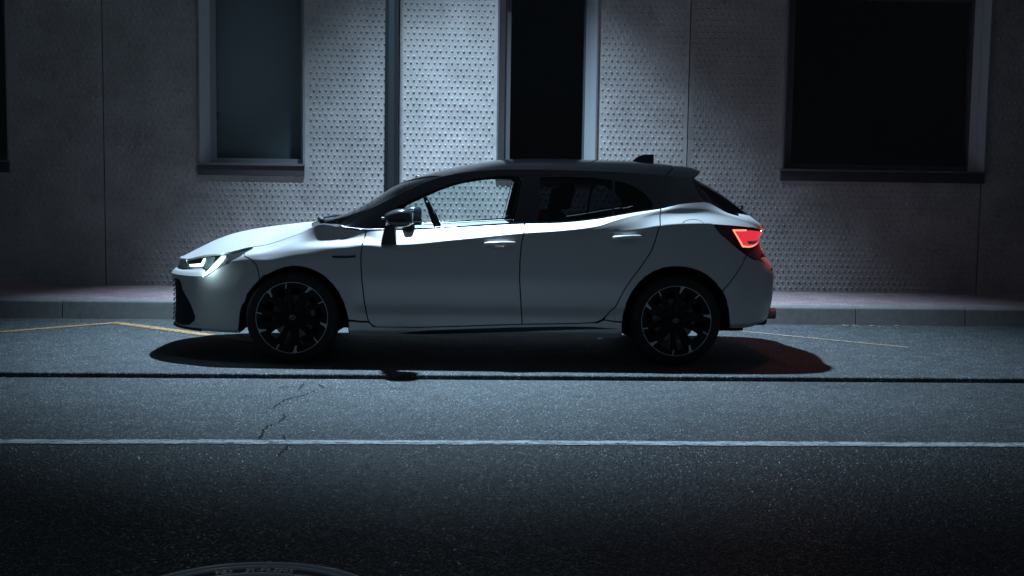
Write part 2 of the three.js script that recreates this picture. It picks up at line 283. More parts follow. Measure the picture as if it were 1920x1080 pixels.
  wins.forEach(([x0, x1, y0], k) => {
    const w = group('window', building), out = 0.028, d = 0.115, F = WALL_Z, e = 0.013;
    // sheet-metal surround, standing proud of the concrete
    mesh('surround', box(x0 - e, x0 + 0.004, y0, WT - 0.02, F - 0.16, F + out), k === 2 ? sillM : alu, w);
    mesh('surround', box(x1 - 0.004, x1 + e, y0, WT - 0.02, F - 0.16, F + out), alu, w);
    // jamb linings, in two folded lengths
    const splay = (X, s, w) => {                                                       // angled lining from the outer edge to the window frame, folded in two strips
      const at2 = (t) => [X + s * w * t, F + out - 0.006 - (out + 0.15) * t];
      for (const [t0, t1] of [[0, 0.49], [0.51, 1]]) {
        const [ax, az] = at2(t0), [bx, bz] = at2(t1), sh = new THREE.Shape(); sh.moveTo(ax, az); sh.lineTo(bx, bz); sh.lineTo(X - s * 0.002, bz - 0.002); sh.lineTo(X - s * 0.002, az);
        const g = new THREE.ExtrudeGeometry(sh, { depth: WT - 0.02 - y0, bevelEnabled: false }); g.applyMatrix4(new THREE.Matrix4().makeBasis(V(1, 0, 0), V(0, 0, 1), V(0, -1, 0))); g.translate(0, WT - 0.02, 0); mesh('jamb', g, aluPale, w2);
      }
    };
    const w2 = w; splay(x0 + 0.0045, 1, 0.07); splay(x1 - 0.0045, -1, k < 2 ? 0.015 : 0.095);
    mesh('head', box(x0 - e, x1 + e, WT - 0.018, WT + 0.02, F - 0.16, F + out), alu, w);
    mesh('sill', box(x0 - 0.024, x1 + 0.014, y0 - 0.026, y0 - 0.001, F - 0.16, F + 0.05, 0.004), sillM, w);
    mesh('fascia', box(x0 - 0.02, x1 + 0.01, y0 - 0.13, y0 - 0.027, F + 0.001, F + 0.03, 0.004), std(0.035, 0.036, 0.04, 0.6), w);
    // window frame and pane
    const rt = k < 2 ? 0.03 : 0.1, fz0 = F - 0.24, fz1 = F - 0.161, fw = k === 3 ? 0.05 : 0.045;
    mesh('frame', [box(x0 - 0.02, x0 + 0.09 + fw, y0 - 0.03, WT, fz0, fz1), box(x1 - rt - fw * 0.4, x1 + 0.02, y0 - 0.03, WT, fz0, fz1), box(x0 + 0.09 + fw, x1 - rt - fw * 0.4, y0 - 0.03, y0 + 0.055, fz0 + 0.002, fz1 - 0.002), box(x0 + 0.09 + fw, x1 - rt - fw * 0.4, WT - 0.1, WT, fz0 + 0.002, fz1 - 0.002)], k === 1 ? alu : sillM, w);
    mesh('pane', new THREE.PlaneGeometry(x1 - x0 - 0.06, WT - y0 - 0.06).translate((x0 + x1) / 2, (WT + y0) / 2, F - 0.19), glass, w);
    if (k === 1) {
      mesh('blind', box(x0 + 0.05, x1 - 0.03, y0 - 0.02, WT, F - 0.457, F - 0.45), std(0.27, 0.3, 0.3, 0.9), w);
      mesh('handle', [box(x0 + 0.15, x0 + 0.16, 1.92, 2.0, F - 0.16, F - 0.135, 0.003), box(x0 + 0.152, x0 + 0.185, 1.975, 1.987, F - 0.137, F - 0.125, 0.003)], dark, w);
    }
  });
}

// ------------------------------------------------------------------ street lamp
{
  const lamp = thing('street_lamp', 'dark tapered steel lamp post standing on the footway behind the bonnet', 'street lamp');
  const paint = phys(0.012, 0.015, 0.018, 0.6, 0, { specularIntensity: 0.4 }), PX = -0.878, PZ = -2.9;
  const post = new THREE.CylinderGeometry(0.055, 0.082, 6.3, 8, 1); post.rotateY(Math.PI / 8); post.translate(PX, KERB_H + 3.15, PZ);
  mesh('post', post.toNonIndexed(), paint, lamp).geometry.computeVertexNormals();
  mesh('base_plate', [box(PX - 0.16, PX + 0.16, KERB_H, KERB_H + 0.02, PZ - 0.16, PZ + 0.16, 0.005), ...[[-1, -1], [1, -1], [-1, 1], [1, 1]].map(([a, b]) => new THREE.CylinderGeometry(0.014, 0.014, 0.04, 6).translate(PX + a * 0.12, KERB_H + 0.035, PZ + b * 0.12))], paint, lamp);
  mesh('arm', tube([V(PX, 6.3, PZ), V(PX - 0.01, 6.5, PZ + 0.05), V(PX - 0.04, 6.58, PZ + 0.5), V(LAMP.x, 6.5, LAMP.z - 0.3)], 0.035, 24, 8), paint, lamp);
  const head = mesh('lamp_head', box(LAMP.x - 0.13, LAMP.x + 0.13, LAMP.y + 0.06, LAMP.y + 0.16, LAMP.z - 0.36, LAMP.z + 0.3, 0.04), paint, lamp);
  mesh('lens', new THREE.PlaneGeometry(0.2, 0.42).rotateX(Math.PI / 2).translate(LAMP.x, LAMP.y + 0.055, LAMP.z), new THREE.MeshStandardMaterial({ color: 0x111111, emissive: new THREE.Color().setRGB(0.72, 0.87, 1), emissiveIntensity: 30, side: THREE.DoubleSide }), head);
}

// ------------------------------------------------------------------ car: surfaces
const car = thing('hatchback_car', 'silver hatchback with black roof and dark wheels parked beside the kerb', 'car');
function pchip(xs, ys) {
  const n = xs.length, h = [], s = [], m = new Array(n).fill(0);
  for (let i = 0; i < n - 1; i++) { h[i] = xs[i + 1] - xs[i]; s[i] = (ys[i + 1] - ys[i]) / h[i]; }
  for (let i = 1; i < n - 1; i++) if (s[i - 1] * s[i] > 0) { const a = 2 * h[i] + h[i - 1], b = h[i] + 2 * h[i - 1]; m[i] = (a + b) / (a / s[i - 1] + b / s[i]); }
  m[0] = s[0]; m[n - 1] = s[n - 2];
  return (x) => {
    if (x <= xs[0]) return ys[0]; if (x >= xs[n - 1]) return ys[n - 1];
    let lo = 0, hi = n - 1; while (hi - lo > 1) { const k = (lo + hi) >> 1; if (xs[k] <= x) lo = k; else hi = k; }
    const t = (x - xs[lo]) / h[lo], t2 = t * t, t3 = t2 * t;
    return (2 * t3 - 3 * t2 + 1) * ys[lo] + (t3 - 2 * t2 + t) * h[lo] * m[lo] + (3 * t2 - 2 * t3) * ys[lo + 1] + (t3 - t2) * h[lo] * m[lo + 1];
  };
}
// plan outline of the near half, front centre to rear centre
const PLAN = (() => {
  const pts = [[-2.285, 0], [-2.28, 0.2], [-2.255, 0.36], [-2.2, 0.5], [-2.1, 0.635], [-1.95, 0.755], [-1.75, 0.835], [-1.5, 0.872], [-1.2, 0.882], [-0.8, 0.885], [0, 0.89], [0.6, 0.892], [1.1, 0.895], [1.45, 0.888], [1.7, 0.86], [1.86, 0.815], [1.98, 0.74], [2.06, 0.62], [2.1, 0.45], [2.12, 0.25], [2.125, 0]];
  const c = new THREE.CatmullRomCurve3(pts.map(([x, z]) => V(x, 0, z)), false, 'centripetal'); c.arcLengthDivisions = 2000;
  const n = 1600, L = c.getLength(), P = c.getSpacedPoints(n), N2 = P.map((p, i) => { const a = P[Math.max(0, i - 12)], b = P[Math.min(n, i + 12)]; const t = b.clone().sub(a).normalize(); return V(-t.z, 0, t.x); });
  return { L, at: (a) => { const f = clamp(a / L, 0, 1) * n, i = Math.min(n - 1, Math.floor(f)), t = f - i; return [lerp(P[i].x, P[i + 1].x, t), lerp(P[i].z, P[i + 1].z, t), lerp(N2[i].x, N2[i + 1].x, t), lerp(N2[i].z, N2[i + 1].z, t)]; }, ofX: (x) => { let lo = 0, hi = n; while (hi - lo > 1) { const k = (lo + hi) >> 1; if (P[k].x <= x) lo = k; else hi = k; } return (lo + clamp((x - P[lo].x) / Math.max(1e-6, P[hi].x - P[lo].x), 0, 1)) / n * L; } };
})();
// stations across the side: lower features in metres, upper features by height in the photograph, each with its inset from the plan outline
const LOW = (k) => ({ nose: [[0.2, 0.035], [0.235, 0.006], [0.36, 0.012], [0.42, 0.012], [0.52, 0.008]], fend: [[0.195, 0.05], [0.24, 0.016], [0.36, 0.008], [0.42, 0.01], [0.60, 0.004]], door: [[0.19, 0.07], [0.236, 0.02], [0.34, 0.0], [0.41, 0.026], [0.62, 0.002]], rear: [[0.215, 0.05], [0.26, 0.014], [0.36, 0.006], [0.42, 0.008], [0.62, 0.003]], tail: [[0.26, 0.05], [0.30, 0.02], [0.37, 0.012], [0.43, 0.006], [0.6, 0.0]] }[k]);
const ST = [
  [350, 'nose', 517, 0.0, 510, 0.02, 503, 0.052, 486, 0.06],
  [380, 'nose', 518, 0.004, 511, 0.02, 503, 0.048, 480, 0.085],
  [430, 'nose', 491, 0.010, 487, 0.02, 484, 0.032, 473.5, 0.11],
  [460, 'fend', 488, 0.012, 483, 0.02, 478, 0.034, 466, 0.15],
  [500, 'fend', 490, 0.012, 481, 0.026, 472, 0.048, 459, 0.165],
  [560, 'fend', 483, 0.012, 470, 0.028, 455, 0.07, 438.7, 0.13],
  [605, 'fend', 480, 0.012, 467, 0.024, 448, 0.08, 420, 0.108],
  [650, 'fend', 478, 0.012, 465, 0.02, 446, 0.08, 428, 0.1],
  [684, 'door', 474, 0.012, 461.5, 0.018, 443, 0.085, 431.5, 0.105],
  [742, 'door', 476, 0.011, 467, 0.014, 458.6, 0.02, 431, 0.118],
  [854, 'door', 468, 0.011, 459, 0.014, 449.7, 0.02, 426, 0.115],
  [983, 'door', 455, 0.011, 446, 0.014, 437, 0.02, 419.3, 0.112],
  [1049, 'door', 450, 0.011, 441, 0.015, 432.6, 0.021, 417.5, 0.108],
  [1116, 'door', 442, 0.012, 434, 0.017, 424.5, 0.028, 411, 0.105],
  [1155, 'door', 434.8, 0.013, 424, 0.026, 412.5, 0.045, 404.3, 0.108],
  [1194, 'rear', 431, 0.013, 415, 0.045, 402.5, 0.075, 397.6, 0.112],
  [1238, 'rear', 424, 0.012, 403, 0.078, 395, 0.092, 391, 0.112],
  [1280, 'rear', 420.5, 0.012, 400, 0.088, 390, 0.1, 381.5, 0.115],
  [1319, 'rear', 420, 0.012, 400, 0.085, 391, 0.098, 378.5, 0.118],
  [1366, 'tail', 422.6, 0.010, 408, 0.06, 403, 0.075, 399.6, 0.10],
  [1403, 'tail', 426, 0.016, 419, 0.04, 413.5, 0.058, 410, 0.078, [0.80, 0.03]],
];
const FEAT = (() => {
  const rows = Array.from({ length: 10 }, () => []);
  for (const s of ST) {
    let x = onZ(s[0], 540, 0.86).x, a = 0;
    for (let k = 0; k < 6; k++) { a = PLAN.ofX(x); x = onZ(s[0], 540, PLAN.at(a)[1]).x; }
    LOW(s[1]).forEach(([y, d], i) => rows[i].push([a, y, d]));
    for (let i = 0; i < 4; i++) {
      const py = s[2 + 2 * i], d = s[3 + 2 * i]; let z = 0.8, p, b = a;
      for (let k = 0; k < 12; k++) { p = onZ(s[0], py, z); let q = PLAN.at(b); b = PLAN.ofX(p.x + d * q[2]); q = PLAN.at(b); z = lerp(z, q[1] - d * q[3], 0.7); }
      rows[6 + i].push([b, p.y, d]);
    }
    const lo = rows[4][rows[4].length - 1], up = rows[6][rows[6].length - 1]; rows[5].push(s[10] ? [a, ...s[10]] : [lerp(lo[0], up[0], 0.5), lerp(lo[1], up[1], 0.5), lerp(lo[2], up[2], 0.45)]);
  }
  for (const [a, k] of [[4.93, 0.62], [5.2, 0.95], [5.5, 1]]) { const add = [[0.285, 0.06], [0.32, 0.035], [0.40, 0.015], [0.47, 0.004], [0.63, 0.0], [0.88, 0.165 * k], [0.938, 0.118 * k], [0.952, 0.122 * k], [0.968, 0.135 * k], [0.985, 0.15 * k]]; add.forEach(([y, d], i) => rows[i].push([a, y, d])); }
  return rows.map((r) => { const xs = [], ys = [], ds = []; let last = -1; for (const [a, y, d] of r) { if (a <= last + 0.004) continue; last = a; xs.push(a); ys.push(y); ds.push(d); } return { y: pchip([-1, ...xs, 9], [ys[0], ...ys, ys[ys.length - 1]]), d: pchip([-1, ...xs, 9], [ds[0], ...ds, ds[ds.length - 1]]) }; });
})();
const aPx = (px) => { let x = onZ(px, 460, 0.86).x, a = 0; for (let k = 0; k < 6; k++) { a = PLAN.ofX(x); x = onZ(px, 460, PLAN.at(a)[1]).x; } return a; };
const AK = [440, 500, 690, 742, 1140, 1160, 1194, 1225].map(aPx);
const DIMPLES = [[938, 459], [1176, 447]].map(([px, py]) => { const p = onZ(px, py, 0.885); return [PLAN.ofX(p.x), p.y]; });
function skin(a, v, off = 0) {
  const ys = [], ds = []; for (const f of FEAT) { ys.push(f.y(a)); ds.push(f.d(a)); }
  for (let i = 1; i < 10; i++) if (ys[i] < ys[i - 1] + 0.004) ys[i] = ys[i - 1] + 0.004;
  const f = clamp(v, 0, 1) * 9, i = Math.min(8, Math.floor(f)), t = f - i, s = [];
  for (let k = 0; k < 9; k++) s[k] = (ds[k + 1] - ds[k]) / (ys[k + 1] - ys[k]);
  const mm = (k) => (k <= 0 ? s[0] : k >= 9 ? s[8] : s[k - 1] * s[k] <= 0 ? 0 : 2 / (1 / s[k - 1] + 1 / s[k]));
  const cr = (k) => (k === 8 ? smooth(AK[2], AK[3], a) * (1 - smooth(AK[6], AK[7], a)) : k === 6 ? Math.max(1 - smooth(AK[0], AK[1], a), smooth(AK[4], AK[5], a)) : 0);
  const h = ys[i + 1] - ys[i], m0 = lerp(mm(i), s[i], cr(i)), m1 = lerp(mm(i + 1), s[i], cr(i + 1));
  const t2 = t * t, t3 = t2 * t, y = ys[i] + t * h;
  let d = (2 * t3 - 3 * t2 + 1) * ds[i] + (t3 - 2 * t2 + t) * h * m0 + (3 * t2 - 2 * t3) * ds[i + 1] + (t3 - t2) * h * m1;
  for (const [da, dy] of DIMPLES) { const e = ((a - da) / 0.085) ** 2 + ((y - dy) / 0.03) ** 2; if (e < 4) d += 0.016 * Math.exp(-e * 1.6); }
  const p = PLAN.at(a); d -= off;
  return V(p[0] - d * p[2], y, p[1] - d * p[3]);
}
// pixel -> (u, v) on a surface
function locator(S, u0, u1, v0, v1, nu = 160, nv = 40) {
  const tab = []; for (let i = 0; i <= nu; i++) for (let j = 0; j <= nv; j++) { const u = lerp(u0, u1, i / nu), v = lerp(v0, v1, j / nv), q = project(S(u, v)); tab.push([u, v, q[0], q[1]]); }
  return (px, py) => {
    let best = null, bd = 1e9; for (const t of tab) { const d = (t[2] - px) ** 2 + (t[3] - py) ** 2; if (d < bd) { bd = d; best = t; } }
    let u = best[0], v = best[1]; const eu = (u1 - u0) * 1e-3, ev = (v1 - v0) * 1e-3; let err = bd;
    for (let k = 0; k < 8; k++) {
      const q = project(S(u, v)), a = project(S(u + eu, v)), b = project(S(u, v + ev)), j = [(a[0] - q[0]) / eu, (b[0] - q[0]) / ev, (a[1] - q[1]) / eu, (b[1] - q[1]) / ev], det = j[0] * j[3] - j[1] * j[2];
      if (Math.abs(det) < 1e-6) break; const ex = px - q[0], ey = py - q[1];
      const nu2 = clamp(u + clamp((ex * j[3] - ey * j[1]) / det, -20 * eu, 20 * eu), u0, u1), nv2 = clamp(v + clamp((ey * j[0] - ex * j[2]) / det, -30 * ev, 30 * ev), v0, v1), z = project(S(nu2, nv2)), e = (z[0] - px) ** 2 + (z[1] - py) ** 2;
      if (e > err + 1e-9) break; err = e; u = nu2; v = nv2;
    }
    return [u, v];
  };
}
const at = (S, px, v, u0, u1) => { let lo = u0, hi = u1; for (let k = 0; k < 40; k++) { const m = (lo + hi) / 2; if (project(S(m, v))[0] < px) lo = m; else hi = m; } return (lo + hi) / 2; };
const skinUV = locator(skin, 0.12, PLAN.L - 0.15, 0, 1, 220, 48);
const T = (px) => [at(skin, px, 1, 0.3, PLAN.L - 0.35), 1.0], B = (px) => [at(skin, px, 0, 0.3, PLAN.L - 0.35), 0.0];
// polygons in the surface's own coordinates, cut cell by cell
function clipHalf(p, ax, c, sign) { const o = []; for (let i = 0; i < p.length; i++) { const a = p[i], b = p[(i + 1) % p.length], da = sign * (a[ax] - c), db = sign * (b[ax] - c); if (da >= 0) o.push(a); if ((da > 0 && db < 0) || (da < 0 && db > 0)) { const t = da / (da - db); o.push([a[0] + (b[0] - a[0]) * t, a[1] + (b[1] - a[1]) * t]); } } return o; }
function sideGeo(S, poly, us, vs, o = {}) {
  const { gap = 0, off = 0, flange = 0, sign = 1 } = o, eu = (us[us.length - 1] - us[0]) * 2e-4, ev = (vs[vs.length - 1] - vs[0]) * 1e-3;
  const uE = us[us.length - 1], vE = vs[vs.length - 1], metric = (u, v) => { const a = Math.max(us[0], u - eu), b = Math.min(uE, u + eu), c = Math.max(vs[0], v - ev), d = Math.min(vE, v + ev); return [Math.max(1e-2, S(b, v).distanceTo(S(a, v)) / (b - a)), Math.max(1e-2, S(u, d).distanceTo(S(u, c)) / (d - c))]; };
  // densify
  let P = []; for (let i = 0; i < poly.length; i++) { const a = poly[i], b = poly[(i + 1) % poly.length], g = metric((a[0] + b[0]) / 2, (a[1] + b[1]) / 2), n = Math.max(1, Math.ceil(Math.hypot((b[0] - a[0]) * g[0], (b[1] - a[1]) * g[1]) / 0.025)); for (let k = 0; k < n; k++) P.push([lerp(a[0], b[0], k / n), lerp(a[1], b[1], k / n)]); }
  let area = 0; for (let i = 0; i < P.length; i++) { const a = P[i], b = P[(i + 1) % P.length]; area += a[0] * b[1] - a[1] * b[0]; }
  if (area < 0) P.reverse();
  if (gap) P = P.map((p, i) => { const a = P[(i + P.length - 1) % P.length], b = P[(i + 1) % P.length], g = metric(...p); const e1 = [(p[0] - a[0]) * g[0], (p[1] - a[1]) * g[1]], e2 = [(b[0] - p[0]) * g[0], (b[1] - p[1]) * g[1]]; const l1 = Math.hypot(...e1) || 1, l2 = Math.hypot(...e2) || 1; let n = [-(e1[1] / l1 + e2[1] / l2), e1[0] / l1 + e2[0] / l2]; const l = Math.hypot(...n) || 1; const k = Math.min(2, 2 / l); n = [n[0] / l * k, n[1] / l * k]; return [clamp(p[0] + n[0] * gap / g[0], us[0], us[us.length - 1]), clamp(p[1] + n[1] * gap / g[1], vs[0], vs[vs.length - 1])]; });
  const normal = (u, v) => { const a = S(Math.max(us[0], u - eu), v), b = S(Math.min(us[us.length - 1], u + eu), v), c = S(u, clamp(v - ev, vs[0], vs[vs.length - 1])), d = S(u, clamp(v + ev, vs[0], vs[vs.length - 1])); return b.sub(a).cross(d.sub(c)).multiplyScalar(sign).normalize(); };
  const pos = [], nor = [], uvs = [], idx = [], key = new Map();
  const vert = (u, v) => { const k = Math.round(u * 2e5) + '_' + Math.round(v * 2e5); if (key.has(k)) return key.get(k); const n = normal(u, v), p = S(u, v).addScaledVector(n, off), i = pos.length / 3; pos.push(p.x, p.y, p.z); nor.push(n.x, n.y, n.z); uvs.push(p.x, p.y); key.set(k, i); return i; };
  const lo = [Math.min(...P.map((p) => p[0])), Math.min(...P.map((p) => p[1]))], hi = [Math.max(...P.map((p) => p[0])), Math.max(...P.map((p) => p[1]))];
  const tri = (a, b, c) => {
    const A = V(pos[3 * a], pos[3 * a + 1], pos[3 * a + 2]), Bv = V(pos[3 * b], pos[3 * b + 1], pos[3 * b + 2]), C = V(pos[3 * c], pos[3 * c + 1], pos[3 * c + 2]);
    const g = Bv.sub(A).cross(C.sub(A)); if (g.lengthSq() < 1e-16) return; const d = g.x * (nor[3 * a] + nor[3 * b] + nor[3 * c]) + g.y * (nor[3 * a + 1] + nor[3 * b + 1] + nor[3 * c + 1]) + g.z * (nor[3 * a + 2] + nor[3 * b + 2] + nor[3 * c + 2]);
    if (d >= 0) idx.push(a, b, c); else idx.push(a, c, b);
  };
  for (let i = 0; i < us.length - 1; i++) {
    if (us[i + 1] < lo[0] || us[i] > hi[0]) continue;
    const col = clipHalf(clipHalf(P, 0, us[i], 1), 0, us[i + 1], -1); if (col.length < 3) continue;
    for (let j = 0; j < vs.length - 1; j++) {
      if (vs[j + 1] < lo[1] || vs[j] > hi[1]) continue;
      const raw = clipHalf(clipHalf(col, 1, vs[j], 1), 1, vs[j + 1], -1), q = []; for (const p of raw) { const l = q[q.length - 1]; if (!l || Math.abs(l[0] - p[0]) > 1e-6 || Math.abs(l[1] - p[1]) > 1e-6) q.push(p); }
      while (q.length > 1 && Math.abs(q[0][0] - q[q.length - 1][0]) < 1e-6 && Math.abs(q[0][1] - q[q.length - 1][1]) < 1e-6) q.pop();
      if (q.length < 3) continue;
      const su = 1 / (us[i + 1] - us[i]), sv = 1 / (vs[j + 1] - vs[j]);
      const t = q.length === 3 ? [[0, 1, 2]] : THREE.ShapeUtils.triangulateShape(q.map((p) => new THREE.Vector2((p[0] - us[i]) * su, (p[1] - vs[j]) * sv)), []);
      const id = q.map((p) => vert(p[0], p[1])); for (const [a, b, c] of t) tri(id[a], id[b], id[c]);
    }
  }
  if (flange) {                                                                          // folded edge behind the outline
    const base = pos.length / 3;
    P.forEach((p, i) => { const n = normal(p[0], p[1]), s = S(p[0], p[1]).addScaledVector(n, off), a = P[(i + P.length - 1) % P.length], b = P[(i + 1) % P.length]; const tn = S(b[0], b[1]).sub(S(a[0], a[1])).normalize(), e = tn.clone().cross(n).multiplyScalar(sign); const q = s.clone().addScaledVector(n, -flange); pos.push(...s.toArray(), ...q.toArray()); nor.push(...e.toArray(), ...e.toArray()); uvs.push(s.x, s.y, q.x, q.y); });
    for (let i = 0; i < P.length; i++) { const j = (i + 1) % P.length; const a = base + 2 * i, b = base + 2 * j; tri(a, b, a + 1); tri(b, b + 1, a + 1); }
  }
  const g = new THREE.BufferGeometry(); g.setAttribute('position', new THREE.Float32BufferAttribute(pos, 3)); g.setAttribute('normal', new THREE.Float32BufferAttribute(nor, 3)); g.setAttribute('uv', new THREE.Float32BufferAttribute(uvs, 2)); g.setIndex(idx); return g;
}
function mirrorZ(g) { const q = g.index ? g.toNonIndexed() : g.clone(), p = q.attributes.position, n = q.attributes.normal; for (let i = 0; i < p.count; i++) { p.setZ(i, -p.getZ(i)); n.setZ(i, -n.getZ(i)); } for (const k of ['position', 'normal', 'uv']) { const at2 = q.attributes[k]; if (!at2) continue; const s = at2.itemSize, A = at2.array; for (let t = 0; t < at2.count; t += 3) for (let c = 0; c < s; c++) { const x = A[(t + 1) * s + c]; A[(t + 1) * s + c] = A[(t + 2) * s + c]; A[(t + 2) * s + c] = x; } } return q; }
const range = (a, b, n) => Array.from({ length: n + 1 }, (_, i) => lerp(a, b, i / n));
const US = range(0, PLAN.L, 300), VS = range(0, 1, 72);
const K = (list) => list.map((p) => (p.length === 2 && p[0] > 20 ? skinUV(p[0], p[1]) : p));
const skinGeo = (list, o) => sideGeo(skin, K(list), US, VS, o);

// ------------------------------------------------------------------ car: materials
const CM = {
  paint: phys(0.58, 0.555, 0.55, 0.42, 0.22, { clearcoat: 0.35, clearcoatRoughness: 0.25, bumpMap: paintGrain, bumpScale: 0.00002 }),
  black: phys(0.0016, 0.0016, 0.0018, 0.12, 0, { clearcoat: 1, clearcoatRoughness: 0.04 }),
  roof: phys(0.004, 0.0042, 0.005, 0.09, 0, { ior: 1.45 }),
  mirrorCap: phys(0.06, 0.062, 0.066, 0.22, 0.2, { clearcoat: 1, clearcoatRoughness: 0.05 }),
  trim: std(0.014, 0.014, 0.015, 0.5), inner: std(0.006, 0.006, 0.006, 0.9), rubber: std(0.012, 0.012, 0.012, 0.85),
  glass: phys(0.78, 0.85, 0.84, 0.0, 0, { transmission: 1, thickness: 0, ior: 1.45 }),
  privacy: phys(0.10, 0.11, 0.12, 0.0, 0, { transmission: 1, thickness: 0, ior: 1.45 }),
  screen: phys(0.06, 0.065, 0.07, 0.0, 0, { transmission: 1, thickness: 0, ior: 1.45 }),
  alloy: std(0.5, 0.51, 0.53, 0.4, 0.25), wheelBlack: phys(0.003, 0.003, 0.0033, 0.5, 0, { specularIntensity: 0.4 }),
  steel: std(0.28, 0.28, 0.29, 0.5, 0.4), seat: std(0.018, 0.018, 0.02, 0.85), pale: std(0.5, 0.5, 0.5, 0.7),
  drl: new THREE.MeshStandardMaterial({ color: 0x222222, emissive: new THREE.Color().setRGB(0.75, 0.95, 1.0), emissiveIntensity: 3.2 }),
  reflector: std(0.35, 0.4, 0.42, 0.3, 0.6),
  tailGlow: new THREE.MeshStandardMaterial({ color: new THREE.Color().setRGB(0.25, 0.01, 0.02), emissive: new THREE.Color().setRGB(1.0, 0.045, 0.07), emissiveIntensity: 0.75 }),
  tailLine: new THREE.MeshStandardMaterial({ color: 0x331111, emissive: new THREE.Color().setRGB(1.0, 0.36, 0.24), emissiveIntensity: 1.3 }),
  tailLens: phys(0.10, 0.003, 0.008, 0.12, 0, { clearcoat: 1, clearcoatRoughness: 0.03 }),
};
const both = (name, geo, mat, parent = car, mk) => { const a = mesh(name, geo, mat, parent), b = mesh(name, mirrorZ(geo), mat, parent); return [a, b]; };

// ------------------------------------------------------------------ car: body panels
const ARCH_F = [[448.6, 631], [449.7, 591], [454, 572], [463.4, 552], [474, 538], [486.7, 525], [500, 515.5], [517.8, 506.6], [533, 501.5], [549, 499.2], [565, 500.3], [580, 503.6], [597, 511], [611, 521], [624, 533.5], [634.5, 548], [644, 567], [650, 587], [653, 606], [655, 631]];
const ARCH_R = [[1165.6, 629], [1166.5, 606], [1169, 588], [1174.8, 568.5], [1184, 549], [1197, 531.5], [1210, 519], [1224.8, 509.5], [1244, 502.5], [1263.7, 500], [1282, 500.8], [1299, 504], [1314, 509.6], [1326.7, 517], [1341, 529], [1354.4, 546], [1362, 562], [1365.6, 578], [1367.4, 600], [1367.4, 617]];
const DOORF = [[684, 446], [680, 456], [677.5, 468], [676.6, 485], [677, 503], [678.5, 527], [681.4, 550], [685, 576], [689, 596.7], [692.5, 604], [698, 609.5], [706.7, 613.5]];
const SILL = [[706.7, 613.5], [776.7, 614], [854.5, 612], [979, 608], [1080, 606.7], [1110, 605]];
const BLINE = [[982.8, 424], [981.5, 441], [977, 465], [975, 488], [974.3, 523], [977, 573], [979, 608]];
const DOORR = [[1110, 605], [1120, 603.6], [1128, 600], [1136, 593], [1142.5, 584.6], [1169.6, 545], [1196.7, 507.5], [1213, 484], [1221.7, 470], [1229, 450], [1234, 432], [1238.3, 423], [1238.6, 397]];
const HEAD_LOW = [[351.5, 500.5], [366, 500.5], [379, 501.5], [384.5, 505], [380.5, 518.5], [405, 505], [430, 490.5], [458, 474.5], [472, 466.8]];
const TAIL_LOW = [[1338, 424.6], [1350, 437], [1363, 448], [1375, 458.5], [1387, 468.5], [1400, 478], [1416, 487], [1432, 497], [1444, 506.5]];
const TAIL_TOP = [[1338, 424.6], [1352, 424], [1366.7, 424], [1390, 425.5], [1404, 427], [1414, 429.5]];
const TAIL_IN = [[1414, 429.5], [1418, 433], [1417.5, 438.5], [1411, 443], [1403, 447.5], [1408, 456], [1412, 464], [1425, 481], [1444, 506.5]];
const GRILLE = [[335.5, 524], [342, 543], [351.5, 560.5], [360.7, 581], [365.4, 594], [364, 601], [356, 607], [340, 610.5]];
const vAt = (a, y) => { let lo = 0, hi = 1; for (let k = 0; k < 40; k++) { const m = (lo + hi) / 2; if (skin(a, m).y < y) lo = m; else hi = m; } return lo; };
const E0 = PLAN.L, PG = { gap: 0.0042, flange: 0.014 };
const ktop = skinUV(...GRILLE[0]), kbot = skinUV(...GRILLE[7]);
const [bumperF, bumperF2] = both('front_bumper', skinGeo([[0, 0], B(400), ...ARCH_F.slice(0, 6), [481, 498], [460, 481], [458, 474.5], [430, 490.5], [405, 505], [380.5, 518.5], [384.5, 505], [379, 501.5], [366, 500.5], [351.5, 500.5], [T(349.5)[0], 1], [0, 1], [0, ktop[1]], ...GRILLE, [0, kbot[1]]], PG), CM.paint);
both('grille', skinGeo([[0, ktop[1]], ...GRILLE, [0, kbot[1]]], { off: -0.018 }), CM.trim);
const grillePart = group('grille_bars', car);
for (let k = 0; k < 9; k++) { const y = 0.25 + k * 0.034, pts = []; for (let i = -14; i <= 14; i++) { const a = Math.abs(i) / 14 * 0.44, p = skin(a, vAt(a, y), -0.004); if (i < 0) p.z = -p.z; pts.push(p); } mesh('grille_bar', tube(pts, 0.0045, 30, 5), CM.trim, grillePart); }
const fenderPoly = [[481, 498], [460, 481], [458, 474.5], [472, 466.8], T(474), T(500), T(540), T(586), T(605), T(640), T(687), ...DOORF.slice(0, 10), [690, 602.5], [653, 600], ...ARCH_F.slice(5, 18).reverse()];
const fenders = both('front_fender', skinGeo(fenderPoly, PG), CM.paint);
const doorsF = both('front_door', skinGeo([T(687), ...DOORF, ...SILL.slice(1, 4), ...BLINE.slice(0, 6).reverse(), T(983.4)], PG), CM.paint);
const doorsR = both('rear_door', skinGeo([T(983.4), ...BLINE, ...SILL.slice(4), ...DOORR.slice(1), T(1239)], PG), CM.paint);
both('side_skirt', skinGeo([B(655), B(800), B(1000), B(1166), [1166.5, 604], [1133, 600], [1120, 605.5], ...SILL.slice(1).reverse(), [700, 612.5], [691, 604], [653, 602]], PG), CM.paint);
both('skirt_groove_shade', skinGeo([[745, 624.5], [800, 619.5], [880, 616.5], [960, 614], [1060, 612.2], [1110, 613], [1160, 616], [1090, 617.5], [1000, 620.5], [860, 624.6], [790, 626.2]], { off: 0.0025, flange: 0.003 }), CM.trim);  // shade of the groove under the doors, put in as a black strip
